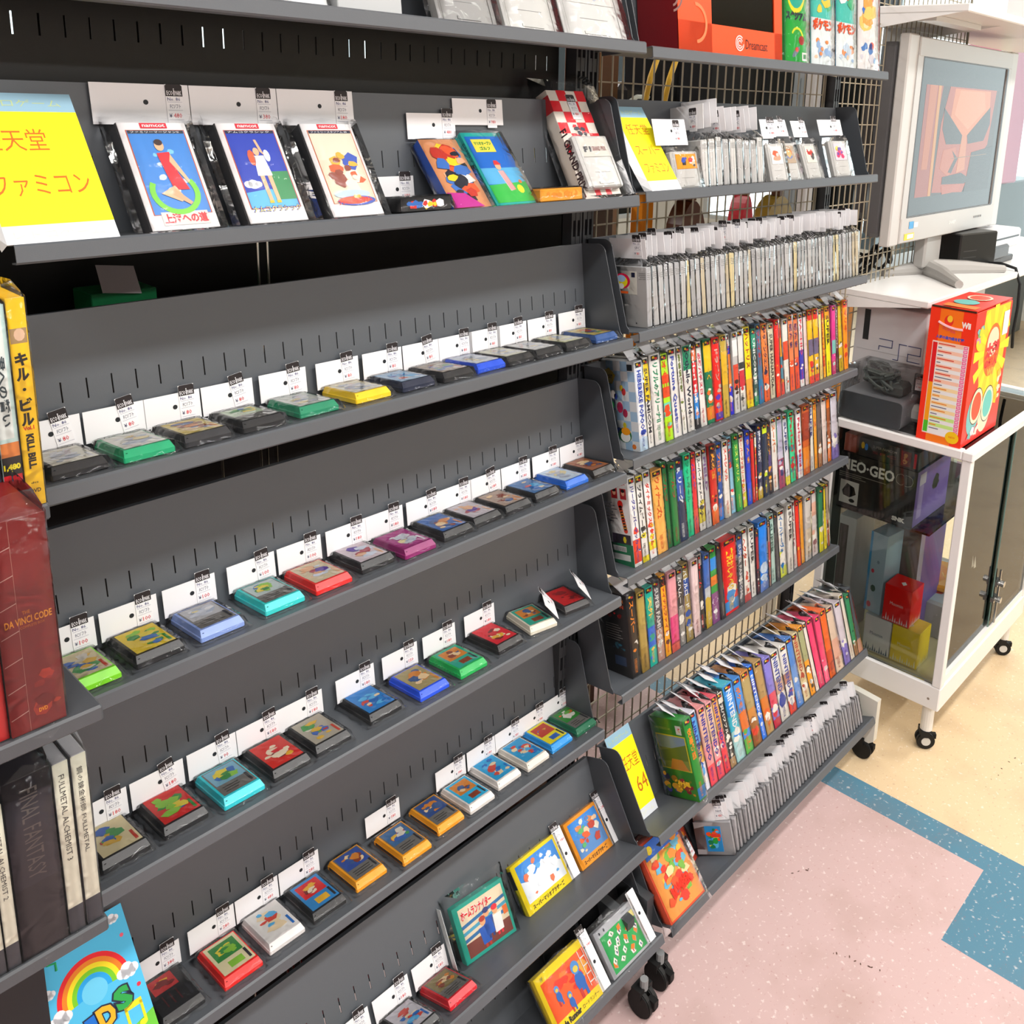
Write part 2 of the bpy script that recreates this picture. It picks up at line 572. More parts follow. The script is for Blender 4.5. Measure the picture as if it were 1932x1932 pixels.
# wire mesh behind the second bay
def mesh_panel(x0, x1, y, z0, z1, label):
    o = thing('wire_mesh_panel', label, 'mesh panel', T(0, y, 0), 'wire mesh panels')
    b = MB(); r = .0013; cl = '#a79c86'
    x = x0
    while x <= x1:
        b.box(x - r, -r, z0, x + r, r, z1, cl); x += .0296
    z = z0
    while z <= z1:
        b.box(x0, .0005, z - r, x1, .0005 + 2 * r, z + r, cl); z += .0505
    b.obj('wire_grid', o, STEEL)
    f = MB()
    for x in (x0, x1):
        f.cyl((x, 0, z0), (x, 0, z1), .004, n=8, col='#8d8676')
    f.cyl((x0, 0, z1), (x1, 0, z1), .004, n=8, col='#8d8676'); f.cyl((x0, 0, z0), (x1, 0, z0), .004, n=8, col='#8d8676')
    f.obj('rim_frame', o, STEEL)
mesh_panel(1.236, 2.07, 1.118, .12, 2.15, 'wire mesh panel behind the grey cartridge rows')
mesh_panel(2.108, 2.93, 1.118, .86, 2.15, 'wire mesh panel beside the monitor, over the showcase end')

# black slotted panel, then an added black sheet for shade, behind the first bay
o = thing('black_slotted_board', 'black slotted metal panel behind the tall cases, under the top shelf', 'panel', T(0, 1.125, 0))
b = MB()
b.box(.2, 0, 1.62, 1.165, .0015, 1.698, '#0e0f10'); b.box(.2, 0, 1.721, 1.165, .0015, 2.1, '#0e0f10')
px = .2; x = .355
while x < 1.16:
    b.box(px, 0, 1.698, x, .0015, 1.721, '#0e0f10'); px = x + .0022; x += .0252
b.box(px, 0, 1.698, 1.165, .0015, 1.721, '#0e0f10')
b.obj('panel_sheet', o, STEEL)
o = thing('shade_backing', 'added black sheet for the shade in the gaps between the cartridge shelves', 'board', T(0, 1.23, 0))
b = MB()  # added to keep the gaps dark; openings let light reach some slots
b.box(-.3, 0, .02, 1.345, .012, 1.50, '#0b0b0c'); b.box(-.3, 0, 1.50, 1.2, .012, 1.64, '#0b0b0c'); b.box(-.3, 0, 1.78, 1.2, .012, 2.1, '#0b0b0c')
for a, c in ((-.3, .374), (.412, .590), (.668, .815), (.892, 1.2)):
    b.box(a, 0, 1.64, c, .012, 1.78, '#0b0b0c')
b.obj('black_sheet', o, RUBBER)

# ---------------------------------------------------------------- hang cards, price tags, clear bags
def price_tag_mesh(kind, price, no='86', w=.0185, h=.042):
    """paper tag: black heading with white lettering, three ruled lines"""
    b = MB()
    b.box(0, -.0002, 0, w, .0003, h, '#f3f2f4')
    b.at(FR((0, -.0005, 0), (1, 0, 0), (0, 0, 1)))
    b.poly([(0, h * .70), (w, h * .70), (w, h - .0015), (w - .0015, h), (.0015, h), (0, h - .0015)], 0, '#2b2526')
    b.text('ECO', w * .07, h * .725, .0001, '#e9e6ea', w=w * .36, h=h * .115, bold=.02, res=1)
    b.text('PARK', w * .56, h * .725, .0001, '#e9e6ea', w=w * .38, h=h * .115, bold=.02, res=1)
    b.rect(w * .47, h * .72, w * .525, h * .86, .0001, '#e9e6ea'); b.disc(w * .497, h * .885, .0001, w * .035, col='#e9e6ea', n=8)
    b.text('No. ' + no, w * .08, h * .585, .0001, '#4a4a80', h=h * .085, res=1)
    b.rect(w * .08, h * .55, w * .94, h * .556, .0001, '#8f8fa8')
    b.text(kind, w * .2, h * .39, .0001, '#33335c', w=w * .62, h=h * .11, res=1)
    b.rect(w * .08, h * .345, w * .94, h * .351, .0001, '#8f8fa8')
    b.text('¥', w * .1, h * .16, .0001, '#33335c', h=h * .10, res=1)
    b.text(price, w * .36, h * .15, .0001, '#dc3a44', w=w * .14 * len(price) + w * .06, h=h * .12, res=1)
    b.rect(w * .08, h * .1, w * .94, h * .106, .0001, '#8f8fa8')
    return b.mesh('price_tag', (CARD,))
_pt = {}
def tag_mesh(kind, price, no='86'):
    k = (kind, price, no)
    if k not in _pt:
        _pt[k] = price_tag_mesh(kind, price, no)
    return _pt[k]
def card_mesh(w, h, hole=True, rnd=0.0):
    b = MB()
    b.box(0, -.0003, 0, w, .0003, h, '#f0eff1')
    if hole:
        b.at(FR((0, -.0005, 0), (1, 0, 0), (0, 0, 1))).disc(w * .54, h * .55, 0, .0028, col='#26292c', n=14)
    return b.mesh('hang_card', (CARD,))
_cm = {}
def hang_card(parent, w, h, M, price=None, kind='FCソフト', no='86', tx=None, tz=None, trot=0.0, hole=True, tscale=1.0):
    k = (round(w, 4), round(h, 4), hole)
    if k not in _cm:
        _cm[k] = card_mesh(w, h, hole)
    o = link('hang_card', _cm[k], parent, M)
    if price:
        tx = w * .62 if tx is None else tx
        tz = h * .06 if tz is None else tz
        link('price_tag', tag_mesh(kind, price, no), o, T(tx, -.0008, tz) @ RY(trot) @ Matrix.Scale(tscale, 4))
    return o
def pillow_mesh(w, d, h, seed, mx=.006, my=.006):
    """a clear bag lying over something w x d x h, crumpled round the rim"""
    g = random.Random(seed)
    nx, ny = 13, 14
    b = MB(); vs = []
    for j in range(ny):
        for i in range(nx):
            x = -mx + (w + 2 * mx) * i / (nx - 1); y = -my + (d + 2 * my) * j / (ny - 1)
            ox = max(-x, x - w, 0) / mx; oy = max(-y, y - d, 0) / my
            o = min(1.0, max(ox, oy) + .5 * min(ox, oy))
            z = (h + .0012) * (1 - o) ** .8 + .0018 * o
            n = .0011 if o < .2 else .0022
            vs.append((x + g.uniform(-n, n) * (o > .2), y + g.uniform(-n, n) * (o > .2), max(z + g.uniform(-.0002, .0002) + (g.uniform(-.0014, .0014) if o > .2 else 0), .0004 if o > .9 else 0)))
    fs = [(j * nx + i, j * nx + i + 1, (j + 1) * nx + i + 1, (j + 1) * nx + i) for j in range(ny - 1) for i in range(nx - 1)]
    b.add(vs, fs, '#fff')
    rim = [(i, 0) for i in range(nx)] + [(nx - 1, j) for j in range(1, ny)] + [(i, ny - 1) for i in range(nx - 2, -1, -1)] + [(0, j) for j in range(ny - 2, 0, -1)]
    b.add([(vs[j * nx + i][0], vs[j * nx + i][1], .0003) for i, j in rim], [tuple(range(len(rim)))], '#fff')
    return b.mesh('clear_bag', (FILM,), smooth=True)
def sleeve_mesh(w, d, h, seed, ex=.004, top=.012, bot=.003):
    """a clear bag pulled over an upright box: tight walls, pinched and pleated at top and bottom"""
    g = random.Random(seed)
    e = .0009
    xs = [-e, w * .33, w * .66, w + e]; rows = []
    for (z, sp, jit) in ((-bot, .4, .0015), (.0006, 1, .0004), (h * .3, 1, .0005), (h * .65, 1, .0005), (h + .001, 1, .0004), (h + top, .5, .003)):
        ring = []
        cy = d / 2
        for (x, y) in [(x, -e) for x in xs] + [(w + e, d * .5), (w + e, d + e)] + [(-e, d + e), (-e, d * .5)]:
            yy = cy + (y - cy) * (sp if z > h else 1)
            xx = w / 2 + (x - w / 2) * (1 if sp == 1 else 1 + .1 * g.random())
            ring.append((xx + g.uniform(-jit, jit) * .6, yy + g.uniform(-jit, jit) - (.0006 if sp == 1 else 0), z + g.uniform(-jit, jit)))
        rows.append(ring)
    n = len(rows[0]); vs = [p for r in rows for p in r]
    fs = [(k * n + i, k * n + (i + 1) % n, (k + 1) * n + (i + 1) % n, (k + 1) * n + i) for k in range(len(rows) - 1) for i in range(n)]
    b = MB(); b.add(vs, fs, '#fff')
    fl = g.uniform(.3, .7) * w
    b.add([(-.001, -.001, 0), (w + .001, -.001, 0), (fl, -.004 - .005 * g.random(), -.006 - .005 * g.random())], [(0, 1, 2)], '#fff')
    b.add([(0, -.001, h), (w, -.001, h), (w * .5, .003, h + .010)], [(0, 1, 2)], '#fff')
    return b.mesh('clear_bag', (FILM,), smooth=True)

# ---------------------------------------------------------------- cartridges lying on the first bay's shelves
CW, CD, CH = .0545, .080, .0135
_bag = [pillow_mesh(CW, CD, CH, s) for s in (1, 2, 3, 4)]
_body = {}
def cart_body(col, style=0):
    k = (col, style)
    if k not in _body:
        b = MB()
        b.cbox(0, 0, 0, CW, CD, CH * .55, .0012, col)
        b.add([(.0008, .0005, CH * .5), (CW - .0008, .0005, CH * .5), (CW - .0008, CD - .001, CH * .5), (.0008, CD - .001, CH * .5),
               (.003, .0065, CH), (CW - .003, .0065, CH), (CW - .003, CD - .004, CH), (.003, CD - .004, CH)],
              [(4, 5, 6, 7), (0, 1, 5, 4), (1, 2, 6, 5), (2, 3, 7, 6), (3, 0, 4, 7)], col)
        if style == 1:      # ribbed edge
            for i in range(9):
                y = .008 + i * .007
                b.box(-.0004, y, .002, .0006, y + .0028, CH * .6, col); b.box(CW - .0006, y, .002, CW + .0004, y + .0028, CH * .6, col)
        if style == 2:      # open connector slot along the side
            b.box(-.0002, .004, .002, .0004, CD - .006, CH * .5, '#3a2410')
        b.disc(.005, .0035, CH * .8, .001, col='#111', n=8)
        _body[k] = b.mesh('cartridge_shell', (PLASTIC,))
    return _body[k]
def cart_label(base, pal, seed, kind):
    g = random.Random(seed)
    b = MB()
    b.at(T(.006, .010, CH + .0003))
    w, d = CW - .0105, CD - .016
    if kind == 'full':
        b.rect(0, 0, w, d, 0, base); b.art(.002, .003, w - .002, d - .003, .0001, pal, g, 14, .33)
    elif kind == 'half':      # upper part picture, lower part plain band
        b.rect(0, 0, w, d, 0, '#6d6a66'); b.rect(.002, d * .38, w - .002, d - .002, .0001, base); b.art(.003, d * .4, w - .003, d - .003, .0002, pal, g, 13, .36)
        for i in range(3):
            b.rect(.006, d * (.09 + .08 * i), w * (.5 + .3 * g.random()), d * (.12 + .08 * i), .0001, '#36332f')
    elif kind == 'small':
        b.rect(w * .1, d * .55, w * .8, d, 0, base); b.art(w * .1, d * .55, w * .8, d, .0001, pal, g, 8, .4)
        for i in range(3):
            b.rect(w * (.2 + .2 * i), d * .1, w * (.24 + .2 * i), d * .45, .0001, '#4a1a1c')
    elif kind == 'band':      # wide colour field with a side picture
        b.rect(0, 0, w, d, 0, base); b.rect(w * .10, d * .42, w * .9, d * .92, .0001, pal[0]); b.art(w * .12, d * .44, w * .88, d * .9, .0002, pal, g, 9, .36)
        b.rect(w * .3, d * .10, w * .75, d * .3, .0001, pal[1 % len(pal)])
    b.rect(w * .86, d * .06, w * .94, d * .4, .0002, '#2a2a30' if kind != 'full' else pal[0])
    return b.mesh('label_sticker', (PRINT,))
NFC = [0]
def flat_cart(sh, x, v, col, words, base='#d8d4cc', pal=('#c33', '#36c', '#3a3', '#ec3'), kind='full', price='100', style=0, yaw=0.0, bag=True, card=True, order=0, cx=None, trot=0.0, rot90=False, seed=None, no='86', label=None):
    NFC[0] += 1
    i = NFC[0]
    o = thing('game_cartridge', label or '%s, %s from the DVDs on the %s shelf' % (words, ordn(order), DOWN[int(sh[1])]), 'game cartridge',
              TM(sh, x, v, .0006) @ RZ(yaw), 'flat cartridges on the %s shelf' % DOWN[int(sh[1])])
    link('cartridge_shell', cart_body(col, style), o)
    link('label_sticker', cart_label(base, list(pal), seed or i * 7 + 3, kind), o)
    if bag:
        link('clear_bag', _bag[i % 4], o)
    if card:
        if rot90:
            hang_card(o, .066, .036, T(CW + .003, .0, .012) @ RZ(math.radians(64)) @ RX(math.radians(-38)), price, no=no, trot=0)
        else:
            dv = .0835 - v
            hang_card(o, .066, .036, T(-.006 if cx is None else cx, dv, .010), price, no=no, trot=trot)
    return o
K = '#17181b'
LP = {'mix': ('#c8402e', '#3a66b8', '#4c9a52', '#e0b23c', '#ded6c8'), 'red': ('#d81e22', '#e8b02a', '#f0dcc0', '#7a1416'), 'blue': ('#1c6cc0', '#58b4e8', '#d84838', '#f0d8b0'),
      'green': ('#2f8a3a', '#8cc83c', '#e8d23c', '#2a6ab8'), 'skin': ('#e8b48c', '#5a3aa0', '#d8e0f0', '#b03a50'), 'warm': ('#d8842c', '#8a3a1c', '#f0d0a0', '#3a5a90'), 'pale': ('#e4e4e8', '#c8ccd8', '#e8d8a0', '#a8b4c8'),
      'tiles': ('#e86a20', '#e8e4d8', '#e8e4d8', '#6ab04a')}
rows = [
 ('S2', [  # whitish label colours here have the reflected glare painted in
  (.304, .002, K, 'black cartridge with whitish label', '#e8e4d4', 'pale', 'full', '80'), (.373, .0, '#0aa46e', 'bright green cartridge', '#e4e2d8', 'pale', 'full', '80'),
  (.438, .0, '#26272b', 'dark grey cartridge with yellow and purple label', '#d8c060', 'warm', 'full', '80'), (.506, .0, K, 'black cartridge with green edged label', '#cfe0c4', 'green', 'half', '80'),
  (.581, .002, '#138a62', 'dark green cartridge under a glossy bag', '#d8dcd4', 'pale', 'full', '80'), (.662, .004, '#ffd31a', 'bright yellow cartridge', '#ece6d0', 'pale', 'full', '80'),
  (.735, .003, '#17213a', 'blue-black cartridge with sky blue label', '#9cc0e0', 'blue', 'full', '80'), (.803, .0, K, 'black cartridge with brown picture label', '#a89888', 'mix', 'full', '80'),
  (.868, .003, '#164fd8', 'royal blue cartridge', '#dce4f0', 'pale', 'full', '80'), (.926, .002, K, 'black cartridge with yellow edged label', '#e8e6d0', 'pale', 'full', '80'),
  (.985, .0, K, 'black cartridge with white label', '#f0f0ee', 'pale', 'full', '80'), (1.054, .002, K, 'black cartridge with lime edged label', '#e4e4b8', 'pale', 'full', '80'),
  (1.127, .004, '#27508e', 'navy cartridge with yellow picture label', '#d8c470', 'mix', 'full', '80')]),
 ('S3', [
  (.298, .003, '#84e51a', 'lime green cartridge', '#d8c8a0', 'mix', 'full', '100'), (.369, .005, K, 'black cartridge with yellow and green label', '#e8c828', 'green', 'full', '100'),
  (.442, .004, '#8ba6e8', 'lavender blue cartridge', '#b8b8bc', 'pale', 'half', '100'), (.524, .004, '#2cd8d6', 'turquoise cartridge', '#b8c8c8', 'green', 'half', '100'),
  (.594, .003, '#f01714', 'red cartridge', '#d8c8a8', 'skin', 'full', '100'), (.668, .010, K, 'black cartridge with pink portrait label', '#d8c8d0', 'skin', 'full', '180'),
  (.733, .0, '#93176a', 'magenta cartridge', '#a82a80', 'pale', 'full', '180'), (.806, .004, K, 'black cartridge with orange and blue label', '#3868b0', 'warm', 'full', '180'),
  (.868, .008, K, 'black cartridge with grey and pink label', '#c8c0c8', 'skin', 'full', '180'), (.931, .006, K, 'black cartridge with rust coloured label', '#b09888', 'warm', 'full', '180'),
  (.999, .009, K, 'black cartridge with deep blue label', '#4878b0', 'blue', 'full', '180'), (1.071, .009, '#1268d6', 'vivid blue cartridge', '#c8dcf0', 'pale', 'full', '180'),
  (1.139, .008, '#1d1812', 'black cartridge with gold outlined box edge', '#a86848', 'warm', 'full', '180')]),
 ('S4', [
  (.315, .010, K, 'black cartridge with cream label and red square', '#e2d2a4', 'mix', 'full', '180'), (.385, .010, K, 'black cartridge with red and green label', '#d82420', 'green', 'full', '180'),
  (.456, .003, '#2ad6e4', 'cyan cartridge with green and grey label', '#7ab0c8', 'green', 'half', '90'), (.523, .004, K, 'black cartridge with red and yellow label', '#d8281c', 'red', 'full', '180'),
  (.587, .006, K, 'black cartridge with crowded battle label', '#b0a898', 'mix', 'full', '180'), (.676, .010, K, 'black cartridge with sky blue and red label', '#2a82d0', 'blue', 'full', '180'),
  (.757, .0, '#1b56f2', 'cobalt blue cartridge with gold label', '#a89868', 'warm', 'full', '150'), (.834, .0, '#17b856', 'emerald green cartridge with orange striped label', '#28a890', 'warm', 'band', '180')]),
]
for sh, L in rows:
    for n, (x, v, col, wd, base, pal, kind, pr) in enumerate(L, 1):
        flat_cart(sh, x, v, col, wd, base, LP[pal], kind, pr, style=1 if 'emerald' in wd else 0, order=n, trot=math.radians(random.Random(n * 3 + ord(sh[1])).choice((0, 0, 0, -4, -9))))
flat_cart('S4', .920, .008, '#1a1718', 'black cartridge with red label and white spine', '#e01c30', LP['red'], 'full', '180', order=9)
flat_cart('S4', .995, .012, '#e8dfca', 'cream cartridge with teal and brown label', '#2aa890', LP['warm'], 'band', '180', order=10, rot90=True, yaw=math.radians(-12), bag=True)
flat_cart('S4', 1.082, .014, '#1a1718', 'black cartridge with plain red label', '#c81418', ('#a01014', '#d82020', '#8a0a10'), 'full', '180', order=11, rot90=True, yaw=math.radians(-10))
s5 = [(.372, .004, K, 'black cartridge with small red and yellow picture', '#c82c2c', 'red', 'small', '380', 0), (.450, -.002, '#f4170c', 'scarlet cartridge with green and cream label', '#e8dcb0', 'green', 'band', '280', 0),
      (.518, .004, '#e9e3e1', 'white cartridge with blue sketch label', '#e8e4e0', 'blue', 'full', '480', 0), (.586, .004, K, 'black cartridge with blue and red lettered label', '#2e86c8', 'red', 'band', '280', 0),
      (.660, .006, '#ffa60e', 'orange cartridge with blue crowd label', '#2c4c9c', 'warm', 'half', None, 2), (.737, -.006, '#ffa60e', 'orange cartridge with grey and teal label', '#3c6a9c', 'mix', 'half', '580', 2),
      (.813, .004, '#ffa60e', 'orange cartridge with navy picture label', '#2c4c8c', 'warm', 'half', None, 2), (.879, .002, '#efe8e2', 'white cartridge with blue label and brown picture', '#22b4e4', 'warm', 'band', '380', 0),
      (.949, .010, '#efe8e2', 'white cartridge with yellow zigzag on blue label', '#22a4dc', 'blue', 'full', '180', 0), (1.016, .006, '#ece4d8', 'off-white cartridge with blue beach label', '#2aa0d8', 'blue', 'full', '380', 0),
      (1.080, .008, '#1597ea', 'azure cartridge with yellow label', '#f0e020', 'mix', 'band', '380', 0), (1.145, .006, '#0c6a48', 'deep green cartridge with mahjong tile label', '#2f8a34', 'tiles', 'half', '150', 0)]
for n, (x, v, col, wd, base, pal, kind, pr, st) in enumerate(s5, 1):
    flat_cart('S5', x, v, col, wd, base, LP[pal], kind, pr or '100', style=st, order=n, card=pr is not None)
flat_cart('S6', .742, .004, '#e01226', 'crimson cartridge with olive label', '#8a7a4c', LP['warm'], 'half', '180', order=3, label='crimson cartridge with olive label, beside the teal boxed game on the seventh shelf')
flat_cart('S6', .668, .004, K, 'black cartridge', '#c8c4cc', LP['blue'], 'full', '180', order=2, label='black cartridge with pale blue label, beside the crimson one on the seventh shelf')
flat_cart('S6', .594, .004, K, 'black cartridge', '#c8b8a0', LP['mix'], 'full', '180', order=1, label='black cartridge cropped by the picture edge, two along from the crimson one')

# ---------------------------------------------------------------- leaning things: a frame on a shelf with its own backward lean
def lean(sh, x, v, deg, yaw=0.0, w=.0006):
    """local x along the shelf, y into the thing's thickness, z up the leaning face"""
    return TM(sh, x, v, w) @ RZ(yaw) @ RX(-math.radians(deg))
def face_frame(z=0.0, y=-.0003):
    return FR((0, y, z), (1, 0, 0), (0, 0, 1))

def section_sign(sh, x, w, h, v, deg, lines, label, back='#b8c4cc', wrap=True):
    o = thing('section_sign', label, 'sign', lean(sh, x, v, deg))
    b = MB()
    b.box(0, 0, 0, w, .0008, h, '#eef0f2')
    b.at(face_frame())
    b.rect(0, 0, w, h, 0, '#dfe4ea'); b.rect(0, h * .87, w, h, .0001, '#8fb4c8'); b.rect(0, h * .115, w, h * .87, .0001, '#fff21a')
    for (t, x0, y0, ww, hh) in lines:
        b.text(t, w * x0, h * y0, .0003, '#c86a1a', w=w * ww, h=h * hh, res=2)
    b.text('レトロゲーム', w * .08, h * .905, .0003, '#b8c890', w=w * .8, h=h * .05, res=1)
    b.text('レトロゲーム', w * .08, h * .03, .0003, '#e8ecd0', w=w * .8, h=h * .05, res=1)
    b.obj('sign_card', o, CARD)
    if wrap:
        b = MB()
        n = 8; vs = []
        for i in range(n + 1):
            t = i / n
            vs += [(-.012 * math.sin(t * math.pi) - .002, .001 + .012 * t, h * (1 - t) * .98), (0, 0, h * (1 - t))]
        b.add(vs, [(2 * i, 2 * i + 1, 2 * i + 3, 2 * i + 2) for i in range(n)], '#f2f4f6')
        b.obj('curled_edge', o, CARD)
    return o
section_sign('S1', .283, .099, .166, -.015, 30, (('任天堂', .04, .60, .60, .15), ('ファミコン', .04, .30, .86, .14)), 'yellow card sign with orange handwriting beside the tall white cases')
section_sign('R1', 1.232, .082, .166, -.015, 30, (('任天堂', .12, .66, .70, .13), ('スーパー', .12, .42, .78, .12), ('ファミコン', .14, .20, .78, .12)), 'narrower yellow card sign with three handwritten lines beside the orange labelled cartridge')
section_sign('R6', 1.222, .072, .172, .052, 10, (('任天堂', .30, .55, .62, .16), ('64', .56, .27, .40, .17)), 'yellow card sign reading 64 beside the green box, low on the rack', wrap=False)

# rainbow sign
def kids_sign():
    o = thing('rainbow_sign', 'sky blue card sign with rainbow and bubble letters, at the DVD end', 'sign', TM('S5', .262, -.010, .001) @ RX(-math.radians(30)))
    w, h = .104, .173
    b = MB().box(0, 0, 0, w, .0008, h, '#e8f4fa')
    b.at(face_frame())
    b.rect(0, 0, w, h, 0, '#52c4f2')
    b.poly([(w * .45, 0), (w, 0), (w, h * .25), (w * .7, h * .2)], .00005, '#6cc83c')
    cx, cy = w * .49, h * .56
    for i, c in enumerate(('#f0202a', '#f58a1e', '#ffe81e', '#7cd01e', '#20a8f0')):
        r = w * (.40 - .052 * i)
        b.arc(cx, cy, .0001, r - w * .052, r, math.radians(-4), math.radians(188), c, 26)
    b.disc(cx, cy + .001, .00008, w * .14, col='#6cd0f6', n=24)
    def cloud(x, y, s, z=.0002):
        for dx, dy, r in ((-.55, 0, .42), (0, .22, .55), (.55, .02, .42), (-.2, -.2, .4), (.25, -.22, .4)):
            b.disc(x + dx * s, y + dy * s, z, r * s, col='#f2f4fa', n=14)
    cloud(w * .10, h * .52, w * .13); cloud(w * .86, h * .56, w * .13); cloud(w * .86, h * .93, w * .08); cloud(w * .05, h * .70, w * .08)
    for x, y, r, c in ((.05, .88, .022, '#f58a1e'), (.91, .80, .022, '#f0607a'), (.93, .44, .024, '#f0304a'), (.62, .33, .03, '#2a9af0')):
        b.disc(w * x, h * y, .0002, w * r, col=c, n=14)
    b.tube([(w * .14, h * .93, .0003), (w * .12, h * .88, .0003), (w * .2, h * .87, .0003), (w * .19, h * .82, .0003)], w * .014, 5, '#3ab46a')
    b.box(w * .71, h * .2, .0002, w * .74, h * .34, .0004, '#ffe420'); b.box(w * .88, h * .2, .0002, w * .91, h * .34, .0004, '#ffe420'); b.box(w * .71, h * .32, .0002, w * .91, h * .36, .0004, '#ffe420')
    b.disc(w * .695, h * .2, .0003, w * .045, h * .02, '#ffe420'); b.disc(w * .865, h * .2, .0003, w * .045, h * .02, '#ffe420')
    # bubble letters
    x = w * .10
    for ch, c, ww, dy in (('K', '#f02418', .22, .30), ('I', '#0a72d8', .13, .355), ('D', '#f8b820', .22, .375), ('S', '#28a84a', .22, .42)):
        for k, (col, bo, z) in enumerate((('#1a2440', .11, .0004), (c, .055, .0006))):
            b.text(ch, x + ww * w * .5, h * dy, z, col, w=ww * w * (1.06 if k == 0 else .86), h=h * (.165 if k == 0 else .145), bold=bo, center=True, rot=math.radians(6))
        x += ww * w * .92
    b.obj('sign_card', o, CARD)
kids_sign()

def local(o, M):
    return o.matrix_basis.inverted() @ M
def shelf_card(o, sh, x, v, w, cw, ch, price=None, kind='FCソフト', **k):
    """a hang card standing against a shelf back, belonging to o"""
    return hang_card(o, cw, ch, local(o, TM(sh, x, v, w)), price, kind, **k)
def bag_over(o, w, d, h, seed, **k):
    return link('clear_bag', sleeve_mesh(w, d, h, seed, **k), o)

